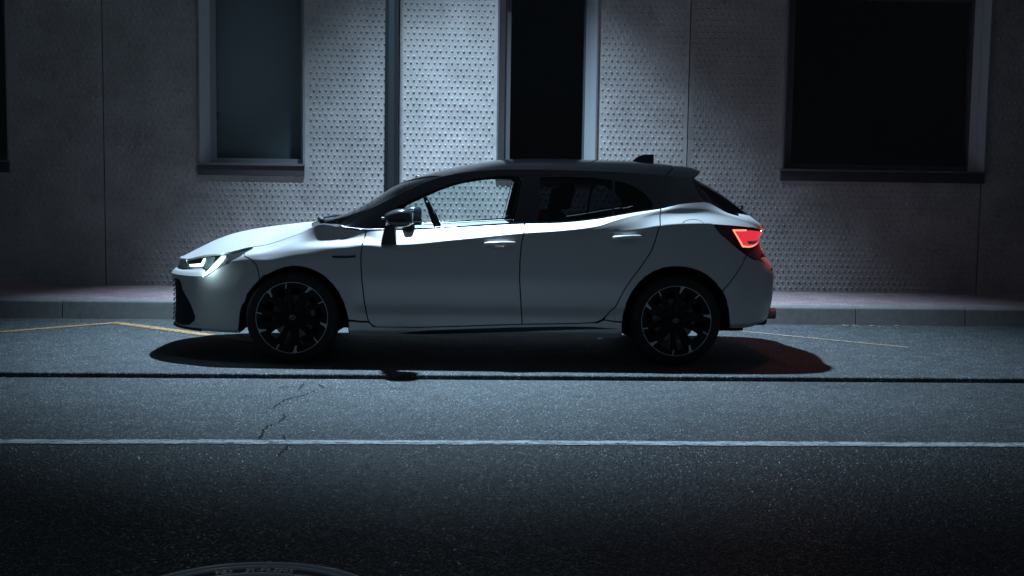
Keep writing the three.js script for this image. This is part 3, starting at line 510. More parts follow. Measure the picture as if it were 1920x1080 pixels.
const quarter = both('rear_quarter', skinGeo([T(1239), ...DOORR.slice(3).reverse(), [1133, 600], [1166.5, 603], ...ARCH_R.slice(1, 16), [1400, 478], [1387, 468.5], [1375, 458.5], [1363, 448], [1350, 437], ...TAIL_TOP, T(1413), T(1395), T(1370), T(1340), T(1312), T(1280)], PG), CM.paint);
const rb = skinUV(1444, 506.5);
both('rear_bumper', skinGeo([...ARCH_R.slice(15), B(1368), B(1420), [E0 - 0.6, 0], [E0, 0], [E0, rb[1]], [1444, 506.5], [1432, 497], [1416, 487], [1400, 478]], PG), CM.paint);
both('tailgate', skinGeo([[1414, 429.5], T(1413), [E0, 1], [E0, rb[1]], ...TAIL_IN.slice(1).reverse()], { gap: 0.002, flange: 0.012 }), CM.paint);
// inner shell behind the shut lines
const shellPoly = [[0, 0], B(448), ...ARCH_F, B(657), B(900), B(1165), ...ARCH_R, B(1370), [E0, 0], [E0, 1], T(1400), T(1300), T(1000), T(700), T(500), [T(360)[0], 1], [0, 1]];
both('body_shell', skinGeo(shellPoly, { off: -0.016, gap: -0.004 }), CM.inner);
// wheel-arch lips and liners
for (const [arch, cx] of [[ARCH_F, -1.32], [ARCH_R, 1.32]]) {
  const pts = arch.map((p) => skinUV(...p)), o = pts.map((p) => skin(...p, -0.002)), i1 = o.map((p) => V(p.x, p.y, p.z - 0.045)), i2 = o.map((p) => V(p.x, p.y + 0.01, 0.45));
  both('arch_lip', strip(o, i1), CM.trim); both('wheel_liner', strip(i1, i2), CM.inner);
  const cap = i2.map((p) => V(p.x, 0.25, 0.45)); both('wheel_liner', strip(i2, cap), CM.inner);
}
// fuel flap outline, fender badge
{
  const c = []; for (let k = 0; k <= 16; k++) { const t = Math.PI * k / 16; c.push(skinUV(1299.5 - 19.5 * Math.cos(t), 420 - 8.6 * Math.sin(t))); }
  mesh('fuel_flap', tube(c.map((p) => skin(...p, 0.0002)), 0.0016, 40, 5), CM.inner, quarter[0]);
  const bd = skinGeo([[622, 479.5], [667, 478.5], [667, 482.5], [624, 483.5]], { off: 0.003, flange: 0.003 });
  mesh('fender_badge', bd, std(0.05, 0.055, 0.06, 0.4, 0.5), fenders[0]); mesh('fender_badge', mirrorZ(bd), std(0.05, 0.055, 0.06, 0.4, 0.5), fenders[1]);
}
// ------------------------------------------------------------------ car: lamps
{
  const lens = skinGeo([...HEAD_LOW, T(474), T(440), T(400), [T(349.5)[0], 1]], { gap: 0.002, off: -0.001 });
  const hous = skinGeo([...HEAD_LOW, T(474), T(440), T(400), [T(349.5)[0], 1]], { off: -0.015 });
  const d1 = skinGeo([[353.5, 495.5], [376, 493.2], [380.5, 484.5], [385, 483], [383.5, 491], [379.5, 498.8], [355, 500]], { off: -0.005 });
  const d2 = skinGeo([[423, 478.3], [415, 478.6], [407.5, 486], [395.5, 498.5], [382.5, 511.5], [381.8, 517.3], [390, 513], [406.5, 501.5], [417, 490], [423, 481]], { off: -0.005 });
  const cup = skinGeo([[386, 482], [402, 480], [398, 494], [386, 503], [382, 499]], { off: -0.009 });
  for (const s of [0, 1]) {
    const f = (g) => (s ? mirrorZ(g) : g), h = group('headlight', car);
    mesh('housing', f(hous), CM.trim, h); mesh('light_strip', f(d1), CM.drl, h); mesh('light_strip', f(d2), CM.drl, h); mesh('projector', f(cup), CM.reflector, h);
    mesh('lens', f(lens), CM.glass, h);
    const c = skin(...skinUV(398, 500), 0.05), l = new THREE.PointLight(new THREE.Color().setRGB(0.6, 0.92, 1), 0.10, 0, 2); l.position.set(c.x, c.y, s ? -c.z : c.z); l.castShadow = true; l.shadow.radius = 1; l.name = 'headlight_light'; h.add(l);
  }
  const tl = skinGeo([...TAIL_TOP, ...TAIL_IN.slice(1), ...TAIL_LOW.slice(1, -1).reverse()], { gap: 0.0015, flange: 0.012, off: 0.001 });
  const glow = skinGeo([[1372, 430.5], [1412, 431], [1416.5, 434], [1416, 438], [1402.5, 447], [1407, 456], [1409, 464], [1391, 463]], { off: 0.0035 });
  const foot = skinGeo([[1391, 465.5], [1409.5, 466], [1423, 482], [1436, 497], [1420, 488], [1404, 478]], { off: 0.0035 });
  const bar = (q) => skinGeo(q, { off: 0.0055 });
  const b1 = bar([[1372.5, 430.2], [1399, 430.2], [1399, 433.2], [1377.2, 433.6], [1393, 460.3], [1406, 460.8], [1408.5, 464], [1391, 463.4]]);
  const b2 = bar([[1401, 430.3], [1412, 431], [1415.5, 433.5], [1413, 434.6], [1401, 434]]);
  const notch = skinGeo([[1421, 440], [1412, 442.5], [1403.5, 447], [1400.5, 451.5], [1402.5, 457.5], [1407, 462], [1412, 467], [1421, 478], [1426, 470], [1424, 455]], { off: 0.0065, flange: 0.005 });
  for (const s of [0, 1]) {
    const f = (g) => (s ? mirrorZ(g) : g), h = group('tail_light', car); mesh('lamp_bezel', f(notch), CM.paint, h);
    mesh('lens', f(tl), CM.tailLens, h); mesh('glow_panel', f(glow), CM.tailGlow, h); mesh('reflector', f(foot), CM.tailLens2 || (CM.tailLens2 = phys(0.28, 0.008, 0.025, 0.25, 0, { clearcoat: 1 })), h); mesh('light_strip', f(b1), CM.tailLine, h); mesh('light_strip', f(b2), CM.tailLine, h);
    const l = new THREE.PointLight(new THREE.Color().setRGB(1, 0.22, 0.18), 0.22, 0, 2); l.position.set(2.115, 0.92, s ? -0.54 : 0.54); l.castShadow = true; l.shadow.radius = 1; l.name = 'tail_light_light'; h.add(l);
  }
}
// ------------------------------------------------------------------ car: bonnet
const zPx = (px, py, z) => onZ(px, py, z);
const hoodCentre = (() => { const P = [[346, 487], [351, 483], [362, 475], [378, 466], [400, 454.3], [417, 446], [456, 433.4], [494.5, 426.4], [533, 421.2], [572, 416.8], [594, 415]].map(([a, b]) => zPx(a, b, -0.05)); const t = P.map((_, i) => i / (P.length - 1)); const len = [0]; for (let i = 1; i < P.length; i++) len.push(len[i - 1] + P[i].distanceTo(P[i - 1])); const s = len.map((l) => l / len[len.length - 1]); return { x: pchip(s, P.map((p) => p.x)), y: pchip(s, P.map((p) => p.y)) }; })();
const A_HOOD = T(586)[0], A_NOSE = 0.0;
function hood(t, q) {
  const e = skin(lerp(A_NOSE, A_HOOD, t), 1), s = Math.pow(clamp(t, 0, 1), 1.0), u = smooth(0, 0.25, t) , tc = clamp((t - 0.12) / 0.88, 0, 1) , c = V(hoodCentre.x(tc), hoodCentre.y(tc), 0);
  c.x = lerp(e.x, c.x, u); c.y = Math.max(e.y, lerp(e.y, c.y, u));
  const k = 1 - Math.pow(1 - q, 2.2), k2 = 1 - Math.pow(1 - q, 2);
  return V(lerp(e.x, c.x, k2), lerp(e.y, c.y, k), e.z * (1 - q));
}
{ const g = sideGeo(hood, [[0.01, 0.014], [1, 0.014], [1, 1], [0.01, 1]], range(0, 1, 80), range(0, 1, 30), { gap: 0 }); const fl = []; 
  const A = [], Bq = []; for (let i = 0; i <= 120; i++) { const t = i / 120, p = hood(t, 0.014); A.push(p); Bq.push(V(p.x, p.y - 0.014, p.z - 0.004)); }
  mesh('bonnet', [g, mirrorZ(g), strip(A, Bq), mirrorZ(strip(A, Bq))], CM.paint, car); }
// ------------------------------------------------------------------ car: roof, windscreen, rear window
const CS = [[600, 415.5, 640, 421, 0.70], [655, 398, 690, 394, 0.672], [700, 375, 727, 375, 0.652], [747, 346, 765, 356, 0.632], [777, 334, 795, 343, 0.617], [816, 322.5, 830, 331, 0.602], [854, 313.6, 865, 324, 0.59], [909, 304, 910, 319.5, 0.58], [952, 299, 955, 318, 0.575], [1010, 297.8, 1010, 318, 0.572], [1060, 298.4, 1060, 319, 0.57], [1103, 299.8, 1103, 320.5, 0.568], [1178, 302.5, 1170, 323.5, 0.56], [1224, 306, 1215, 326.5, 0.55], [1258, 309.8, 1250, 329.5, 0.54], [1286, 313.4, 1274, 331.5, 0.53], [1306, 320.5, 1297, 333, 0.52]];
const curve3 = (P) => { const s = P.map((_, i) => i), f = ['x', 'y', 'z'].map((k) => pchip(s, P.map((p) => p[k]))); return (t) => V(f[0](t), f[1](t), f[2](t)); };
const roofC = curve3(CS.map((q) => zPx(q[0], q[1], 0))), roofE = curve3(CS.map((q) => zPx(q[2], q[3], q[4])));
function canopy(s, q) { const c = roofC(s), e = roofE(s), k = 1 - Math.pow(Math.abs(q), 2.5); return V(lerp(e.x, c.x, k), lerp(e.y, c.y, k), -q * e.z); }   // q runs from the near edge (-1) to the far edge (+1)
const QS = range(-1, 1, 40);
mesh('windscreen', sideGeo(canopy, [[0, -0.93], [5.6, -0.95], [5.9, 0], [5.6, 0.95], [0, 0.93], [0, 0]], range(0, 16, 128), QS, {}), CM.screen, car);
mesh('roof', sideGeo(canopy, [[5.6, -1], [5.6, -0.95], [5.9, 0], [5.6, 0.95], [5.6, 1], [13.9, 1], [13.9, -1]], range(0, 16, 128), QS, { gap: 0.001, flange: 0.02 }), CM.roof, car);
for (const [a, b, c] of [[-1, -0.93, -0.95], [1, 0.93, 0.95]]) mesh('pillar_edge', sideGeo(canopy, [[0, a], [5.6, a], [5.6, c], [0, b]], range(0, 16, 128), QS, {}), CM.black, car);
const spoiler = mesh('roof_spoiler', sideGeo(canopy, [[13.95, -1], [13.95, 1], [16, 1], [16, -1]], range(0, 16, 128), QS, { gap: 0.001, flange: 0.014 }), CM.roof, car);
const RG = [[1293, 335, 1296, 335.5, 0.515], [1322, 350, 1316, 350, 0.53], [1348, 366.6, 1339, 367, 0.545], [1381.5, 392.4, 1363, 385, 0.565], [1398, 405, 1385, 400.5, 0.585]];
const rgC = curve3(RG.map((q) => zPx(q[0], q[1], 0))), rgE = curve3(RG.map((q) => zPx(q[2], q[3], q[4])));
const rearGlass = (s, q) => { const c = rgC(s), e = rgE(s), k = 1 - Math.pow(Math.abs(q), 2.4); return V(lerp(e.x, c.x, k), lerp(e.y, c.y, k), -q * e.z); };
mesh('rear_window', sideGeo(rearGlass, [[0, -1], [4, -1], [4, 1], [0, 1]], range(0, 4, 40), QS, {}), CM.black, car);
mesh('spoiler_underside', strip(QS.map((q) => canopy(16, q).add(V(0, -0.014, 0))), QS.map((q) => rearGlass(0, q))), CM.black, spoiler);
{ const a = T(1385)[0], A = [], Bq = []; for (let i = 0; i <= 40; i++) { const q = i / 20 - 1, b = lerp(a, E0, 1 - Math.abs(q)); const p = skin(b, 1); if (q > 0) p.z = -p.z; A.push(p); Bq.push(rearGlass(4, q)); } mesh('tailgate_ledge', strip(A, Bq), CM.paint, car); }
// cowl between bonnet and windscreen
{ const A = [], Bq = [], n = 24, a1 = T(648)[0]; for (let i = -n; i <= n; i++) { const q = Math.abs(i) / n, p = q < 0.75 ? hood(1, 1 - q / 0.75) : skin(lerp(A_HOOD, a1, (q - 0.75) / 0.25), 1); p.y -= 0.006; if (i > 0) p.z = -p.z; A.push(p); const w = canopy(0, i / n); Bq.push(w); } mesh('cowl', strip(A, Bq), CM.trim, car); }
// ------------------------------------------------------------------ car: side windows
const LOWPX = [632, 672, 708, 744, 777, 816, 856, 905, 952, 1010, 1060, 1103, 1170, 1215, 1250, 1284, 1306, 1326, 1346, 1366, 1384];
const gLow = curve3(LOWPX.map((p) => skin(T(p)[0], 1, -0.003))), upList = [...CS.map((q) => zPx(q[2], q[3], q[4])), ...RG.slice(1).map((q) => zPx(q[2], q[3], q[4]))], gUp = curve3(upList);
const house = (u, w) => { const a = gLow(u), b = gUp(u), p = a.clone().lerp(b, w), h = a.distanceTo(b); p.z += 0.22 * h * w * (1 - w) * 0.45; return p; };
const houseUV = locator(house, 0, 20, 0, 1, 160, 40), HU = range(0, 20, 160), HV = range(0, 1, 24);
const W0 = (px) => [at(house, px, 0, 0, 20), 0];
const GF = [[740, 428], [738, 394], [748, 386], [780, 371.5], [812, 357.5], [846, 345], [877, 337.5], [910, 332.5], [945, 330], [972, 331], [979, 336], [972, 372], [962, 417]];
const GR = [[1009, 416], [1010.5, 375], [1012, 332.5], [1060, 331.5], [1110, 333], [1149, 338], [1148, 370], [1146.5, 403]];
const GQ = [[1151, 402.5], [1152, 371], [1153, 339], [1172, 343], [1190, 350], [1208, 363], [1224, 381], [1223, 390]];
const H = (l) => l.map((p) => houseUV(...p));
const comb = (g) => { const h = H(g); return [[h[0][0], 0], ...h.slice(1, -1), [h[h.length - 1][0], 0]]; };
const surround = sideGeo(house, [[0, 0], ...comb(GF), ...comb(GR), ...comb(GQ), [20, 0], [20, 1], [0, 1]], HU, HV, { flange: 0.012 });
both('window_surround', surround, CM.black);
const pane = (g) => sideGeo(house, comb(g), HU, HV, { off: -0.004 });
both('side_window', pane(GF), CM.glass); both('side_window', pane(GR), CM.privacy); both('side_window', pane(GQ), CM.privacy);
{ const pts = []; for (let px = 640; px <= 1236; px += 12) pts.push(skin(T(px)[0], 1, 0.001).add(V(0, 0.004, -0.006))); both('belt_moulding', tube(pts, 0.0065, 120, 6), CM.black); }
{ const q = (l, r) => tube(l.map(([a, b]) => { const [u, w] = houseUV(a, b); return house(u, w).add(V(0, 0, 0.002)); }), r, 20, 5); both('window_seal', q([[979, 325], [973, 350], [966, 384], [960, 412]], 0.003), CM.black); both('window_seal', q([[1012.5, 328], [1011, 370], [1008.5, 412]], 0.0025), CM.black); both('window_seal', q([[1149.5, 336], [1148.5, 362], [1147, 390]], 0.003), CM.black); }
// ------------------------------------------------------------------ car: interior and underbody
{
  mesh('floor_pan', box(-2.0, 1.9, 0.2, 0.26, -0.44, 0.44), CM.inner, car); mesh('floor_pan', [box(-0.9, 0.9, 0.2, 0.26, 0.44, 0.8), box(-0.9, 0.9, 0.2, 0.26, -0.8, -0.44)], CM.inner, car);
  mesh('engine_bay', box(-1.95, -0.95, 0.26, 0.62, -0.44, 0.44), CM.inner, car);
  mesh('luggage_floor', box(0.95, 1.85, 0.45, 0.62, -0.44, 0.44), CM.inner, car);
  const dash = mesh('dashboard', box(-1.05, -0.62, 0.62, 0.93, -0.7, 0.7, 0.06), CM.seat, car);
  mesh('instrument_hood', box(-0.82, -0.62, 0.88, 0.985, 0.2, 0.52, 0.04), CM.seat, dash);
  const seat = (x, z, wd, hh = 1.17) => { const s = group('seat', car); mesh('cushion', new RoundedBoxGeometry(0.5, 0.16, wd, 3, 0.06).translate(x - 0.18, 0.52, z), CM.seat, s); mesh('backrest', new RoundedBoxGeometry(0.14, 0.56, wd, 3, 0.06).rotateZ(-0.32).translate(x + 0.14, 0.79, z), CM.seat, s); mesh('headrest', new RoundedBoxGeometry(0.1, 0.2, Math.min(wd, 0.28), 3, 0.045).rotateZ(-0.2).translate(x + 0.28, hh, z), CM.seat, s); };
  seat(0.3, 0.37, 0.48); seat(0.3, -0.37, 0.48, 1.13); seat(1.0, 0.36, 0.5, 1.04); seat(1.0, -0.36, 0.5, 1.04);
  const wheelPos = onZ(815, 411, 0.37), sw = group('steering_wheel', car); sw.position.copy(wheelPos); sw.rotation.set(0, Math.PI / 2, 0); sw.rotation.order = 'YXZ'; sw.rotation.x = -0.42;
  mesh('wheel_rim', new THREE.TorusGeometry(0.165, 0.016, 10, 40), CM.black, sw); mesh('wheel_hub', new THREE.CylinderGeometry(0.06, 0.07, 0.05, 20).rotateX(Math.PI / 2), CM.trim, sw);
  mesh('wheel_spoke', [new THREE.BoxGeometry(0.3, 0.03, 0.015), new THREE.BoxGeometry(0.03, 0.15, 0.015).translate(0, -0.08, 0)], CM.trim, sw);
  // light grey tops of the door trims
  const trimTop = (p0, p1) => { const A = [], Bq = [], C = []; for (let px = p0; px <= p1; px += 15) { const p = skin(T(px)[0], 1); A.push(V(p.x, p.y - 0.012, p.z - 0.03)); Bq.push(V(p.x, p.y - 0.03, p.z - 0.07)); C.push(V(p.x, p.y - 0.1, p.z - 0.085)); } return [strip(A, Bq), strip(Bq, C)]; };
  for (const s of [0, 1]) { const f = (g) => (s ? mirrorZ(g) : g); mesh('door_trim', trimTop(700, 985).map(f), CM.pale, doorsF[s]); }
  mesh('parcel_shelf', box(1.2, 1.75, 0.9, 0.92, -0.55, 0.55), CM.inner, car);
  mesh('rear_view_mirror', box(-0.52, -0.47, 1.25, 1.31, -0.1, 0.1, 0.02), CM.trim, car);
}
// ------------------------------------------------------------------ car: door mirrors, handles, aerial, wipers, exhaust
{
  const c = onZ(747, 412, 0.93);
  const cap = new THREE.SphereGeometry(1, 32, 20); { const p = cap.attributes.position; for (let i = 0; i < p.count; i++) { const e = (v, k) => Math.sign(v) * Math.pow(Math.abs(v), k); let x = e(p.getX(i), 0.55), y = e(p.getY(i), 0.6), z = e(p.getZ(i), 0.75); const front = clamp(-x, 0, 1); y *= 1 - 0.35 * front; p.setXYZ(i, x * 0.098 * (1 - 0.15 * Math.abs(z)), y * 0.064, z * 0.082); } cap.computeVertexNormals(); cap.rotateZ(0.08); cap.translate(c.x, c.y + 0.01, c.z); }
  const footPts = [V(c.x + 0.02, c.y - 0.035, c.z - 0.06), V(c.x + 0.05, c.y - 0.055, c.z - 0.14), V(c.x + 0.06, c.y - 0.06, 0.74)];
  const foot = tube(footPts, 0.026, 14, 10), sail = new THREE.CylinderGeometry(0.03, 0.045, 0.03, 14); sail.rotateX(Math.PI / 2); sail.translate(c.x + 0.06, c.y - 0.05, 0.775);
  const glassM = new THREE.CircleGeometry(1, 28); glassM.scale(0.085, 0.042, 1); glassM.rotateY(Math.PI / 2); glassM.translate(c.x + 0.096, c.y + 0.012, c.z);
  const hull8 = (lo, hi) => { const P = [...lo, ...hi], F = [[0, 1, 2, 3], [7, 6, 5, 4], [0, 4, 5, 1], [1, 5, 6, 2], [2, 6, 7, 3], [3, 7, 4, 0]], pos = []; for (const [a, b, e, g] of F) for (const k of [a, b, e, a, e, g]) pos.push(...P[k].toArray()); const q = new THREE.BufferGeometry(); q.setAttribute('position', new THREE.Float32BufferAttribute(pos, 3)); q.computeVertexNormals(); return q; };
  const pb = [onZ(714, 459, 0.896), onZ(743, 458, 0.896)], pt = [onZ(722, 424, 0.93), onZ(739, 424, 0.93)];
  const ped = hull8([pb[0], pb[1], V(pb[1].x, pb[1].y + 0.06, 0.76), V(pb[0].x, pb[0].y + 0.06, 0.76)], [pt[0], pt[1], V(pt[1].x, pt[1].y + 0.01, 0.86), V(pt[0].x, pt[0].y + 0.01, 0.86)]);
  const ind = box(c.x - 0.115, c.x - 0.06, c.y + 0.0, c.y + 0.016, c.z - 0.05, c.z + 0.01, 0.005);
  for (const s of [0, 1]) { const f = (g) => (s ? mirrorZ(g) : g), d = group('door_mirror', car); mesh('housing', f(cap), CM.mirrorCap, d); mesh('pedestal', f(ped), CM.trim, d); mesh('mirror_base', f(sail), CM.trim, d); mesh('mirror_glass', f(glassM), std(0.8, 0.8, 0.8, 0.03, 1), d); mesh('indicator', f(ind), std(0.6, 0.6, 0.6, 0.2), d); }
  // handles
  const bar = (x0, x1, y0, y1) => { const a = onZ(x0, y0, 0.885), b = onZ(x1, y1, 0.885), n = 16, top = [], g = []; const pts = []; for (let k = 0; k <= n; k++) { const t = k / n, e = Math.sin(Math.PI * t); pts.push(V(lerp(a.x, b.x, t), lerp(a.y, b.y, t) + 0.004 * e, 0.868 + 0.032 * Math.pow(e, 0.45))); } const tb = tube(pts, 0.0125, 40, 12); return tb; };
  const h1 = bar(908, 968, 457.5, 456), h2 = bar(1146, 1207, 446.5, 443.5);
  for (const s of [0, 1]) { const f = (g) => (s ? mirrorZ(g) : g); mesh('door_handle', f(h1), CM.paint, doorsF[s]); mesh('door_handle', f(h2), CM.paint, doorsR[s]); }
  // shark-fin aerial
  const A0 = onZ(1181, 303, 0), A1 = onZ(1224, 290, 0), hgt = A1.y - A0.y; const sh = new THREE.Shape(); const Lx = A1.x - A0.x; sh.moveTo(0, -0.02); sh.quadraticCurveTo(Lx * 0.3, hgt * 0.85, Lx * 0.62, hgt * 0.97); sh.lineTo(Lx, hgt); sh.lineTo(Lx * 1.0, -0.03); sh.closePath();
  const fin = new THREE.ExtrudeGeometry(sh, { depth: 0.02, bevelEnabled: true, bevelThickness: 0.012, bevelSize: 0.006, bevelSegments: 3, curveSegments: 10 }); fin.translate(A0.x, A0.y - 0.004, -0.01); mesh('aerial', fin, CM.black, car);
  // wipers
  const w0 = canopy(0.1, -0.55), w1 = canopy(0.25, 0.3); for (const [a, b] of [[canopy(0.12, -0.62), canopy(0.3, 0.12)], [canopy(0.12, 0.05), canopy(0.3, 0.75)]]) mesh('wiper', [tube([a.clone().add(V(-0.03, 0.012, 0)), a.clone().lerp(b, 0.5).add(V(-0.03, 0.022, 0)), b.clone().add(V(-0.02, 0.012, 0))], 0.009, 16, 6), new THREE.SphereGeometry(0.022, 10, 8).translate(a.x - 0.03, a.y + 0.01, a.z)], CM.trim, car);
  const rw = onZ(1387, 397, 0.0), rt = onZ(1391, 386, 0.0); mesh('rear_wiper', [tube([rw.clone().add(V(-0.02, 0, 0)), rw.clone().lerp(rt, 0.5), rt], 0.014, 10, 8), tube([rt.clone(), rt.clone().add(V(-0.05, 0.0, -0.2)), rt.clone().add(V(-0.07, 0.01, -0.4))], 0.008, 12, 6)], CM.trim, car);
  // exhaust and diffuser
  const ex = onZ(1449, 588, 0.5); mesh('diffuser', box(1.84, 2.06, 0.25, 0.34, -0.52, 0.52, 0.03), CM.trim, car); mesh('exhaust_tip', new THREE.CylinderGeometry(0.04, 0.04, 0.1, 20, 1, true).rotateZ(Math.PI / 2).translate(ex.x - 0.03, ex.y, 0.48), CM.steel, car);
  mesh('lower_lip', (() => { const pts = []; for (let i = -16; i <= 16; i++) { const a = Math.abs(i) / 16 * 0.85, p = skin(a, 0.03, 0.008); if (i < 0) p.z = -p.z; pts.push(p); } return tube(pts, 0.009, 60, 6); })(), CM.trim, car);
}
// ------------------------------------------------------------------ car: wheels
{
  const tyreProf = [[0.232, -0.105], [0.245, -0.112], [0.262, -0.116], [0.285, -0.115], [0.303, -0.108], [0.312, -0.094], [0.3165, -0.07], [0.318, 0], [0.3165, 0.07], [0.312, 0.094], [0.303, 0.108], [0.285, 0.115], [0.262, 0.116], [0.245, 0.112], [0.232, 0.105]];
  const tyre = new THREE.LatheGeometry(tyreProf.map(([r, y]) => new THREE.Vector2(r, y)), 72).rotateX(Math.PI / 2);
  const barrel = new THREE.LatheGeometry([[0.238, -0.105], [0.225, -0.09], [0.218, 0.03], [0.226, 0.085], [0.236, 0.098]].map(([r, y]) => new THREE.Vector2(r, y)), 64).rotateX(Math.PI / 2);
  const ring = new THREE.TorusGeometry(0.2425, 0.0024, 8, 90).translate(0, 0, 0.111);
  const d2r = Math.PI / 180, pol = (r, a) => [r * Math.cos(a * d2r), r * Math.sin(a * d2r)];
  const spoke = (ang, w0, w1, w2) => {                                                   // tapered, dished bar from hub to rim
    const n = 10, pos = [], idx = []; for (let k = 0; k <= n; k++) { const t = k / n, r = lerp(0.045, 0.236, t), w = (t < 0.45 ? lerp(w0, w1, t / 0.45) : lerp(w1, w2, (t - 0.45) / 0.55)) / 2, zt = lerp(0.074, 0.104, Math.pow(t, 0.8)), zb = zt - lerp(0.04, 0.022, t), c = w * 0.2; for (const [y, z] of [[-w, zb], [-w, zt - 0.004], [-w + c, zt], [w - c, zt], [w, zt - 0.004], [w, zb]]) pos.push(r, y, z); }
    for (let k = 0; k < n; k++) for (let j = 0; j < 6; j++) { const a = k * 6 + j, b = k * 6 + (j + 1) % 6; idx.push(a, a + 6, b, a + 6, b + 6, b); }
    const g = new THREE.BufferGeometry(); g.setAttribute('position', new THREE.Float32BufferAttribute(pos, 3)); g.setIndex(idx); const q = g.toNonIndexed(); q.computeVertexNormals(); q.rotateZ(ang * d2r); return q;
  };
  const wedge = (pts, zf) => { const s = new THREE.Shape(pts.map(([x, y]) => new THREE.Vector2(x, y))); return new THREE.ExtrudeGeometry(s, { depth: 0.004, bevelEnabled: false }).translate(0, 0, zf); };
  const wideAcc = (a) => wedge([pol(0.2425, a - 4.4), pol(0.2425, a + 1), pol(0.2425, a + 3.6), pol(0.218, a + 3.2), pol(0.196, a + 5.2), pol(0.192, a + 2.8), pol(0.205, a + 0.2), pol(0.223, a - 1.2)], 0.1055);
  const thinAcc = (a) => wedge([pol(0.2425, a - 0.9), pol(0.2425, a + 0.9), pol(0.203, a + 2.6), pol(0.202, a + 0.6)], 0.1055);
  const disc = new THREE.LatheGeometry([[0.06, 0.01], [0.062, 0.02], [0.15, 0.02], [0.15, -0.005], [0.06, -0.005]].map(([r, y]) => new THREE.Vector2(r, y)), 40).rotateX(Math.PI / 2);
  const hubG = [new THREE.CylinderGeometry(0.034, 0.036, 0.02, 28).rotateX(Math.PI / 2).translate(0, 0, 0.075), new THREE.CylinderGeometry(0.07, 0.08, 0.03, 36).rotateX(Math.PI / 2).translate(0, 0, 0.057)];
  const emblem = [new THREE.TorusGeometry(0.02, 0.0016, 6, 30).scale(1, 0.68, 1), new THREE.TorusGeometry(0.0105, 0.0014, 6, 24).scale(0.6, 1.25, 1), new THREE.TorusGeometry(0.0135, 0.0014, 6, 24).scale(1, 0.42, 1).translate(0, 0.006, 0)].map((g) => g.translate(0, 0, 0.0865));
  const nuts = []; for (let k = 0; k < 5; k++) { const [x, y] = pol(0.055, 20 + 72 * k); nuts.push(new THREE.CylinderGeometry(0.009, 0.009, 0.02, 6).rotateX(Math.PI / 2).translate(x, y, 0.075)); }
  const make = (x, z, rot, side) => {
    const w = group('wheel', car); w.position.set(x, 0.3165, z); if (side < 0) w.rotation.y = Math.PI;
    mesh('tyre', tyre, CM.rubber, w); mesh('rim', [barrel, new THREE.RingGeometry(0.202, 0.241, 64).translate(0, 0, 0.1005)], CM.wheelBlack, w); mesh('rim_ring', ring, CM.alloy, w); 
    for (let k = 0; k < 5; k++) { mesh('spoke', spoke(rot + 72 * k + 2, 0.055, 0.056, 0.11), CM.wheelBlack, w); mesh('spoke', spoke(rot + 41 + 72 * k, 0.04, 0.034, 0.07), CM.wheelBlack, w); mesh('spoke_accent', wideAcc(rot + 72 * k), CM.alloy, w); mesh('spoke_accent', thinAcc(rot + 41 + 72 * k), CM.alloy, w); }
    mesh('brake_disc', disc, CM.steel, w); mesh('hub_cap', hubG, CM.wheelBlack, w); mesh('emblem', emblem, CM.alloy, w); nuts.forEach((n) => mesh('wheel_nut', n, CM.wheelBlack, w));
    mesh('caliper', new THREE.TorusGeometry(0.13, 0.03, 8, 14, 1.1).rotateZ(side > 0 ? -0.5 : 2.6).translate(0, 0, 0.01), CM.steel, w);
  };
  make(-1.32, 0.757, -13.4, 1); make(1.32, 0.757, 8.3, 1); make(-1.32, -0.757, -30, -1); make(1.32, -0.757, 12, -1);
  mesh('axle', [box(-1.35, -1.29, 0.28, 0.34, -0.66, 0.66, 0.01), box(1.29, 1.35, 0.24, 0.32, -0.66, 0.66, 0.01)], CM.inner, car);
}

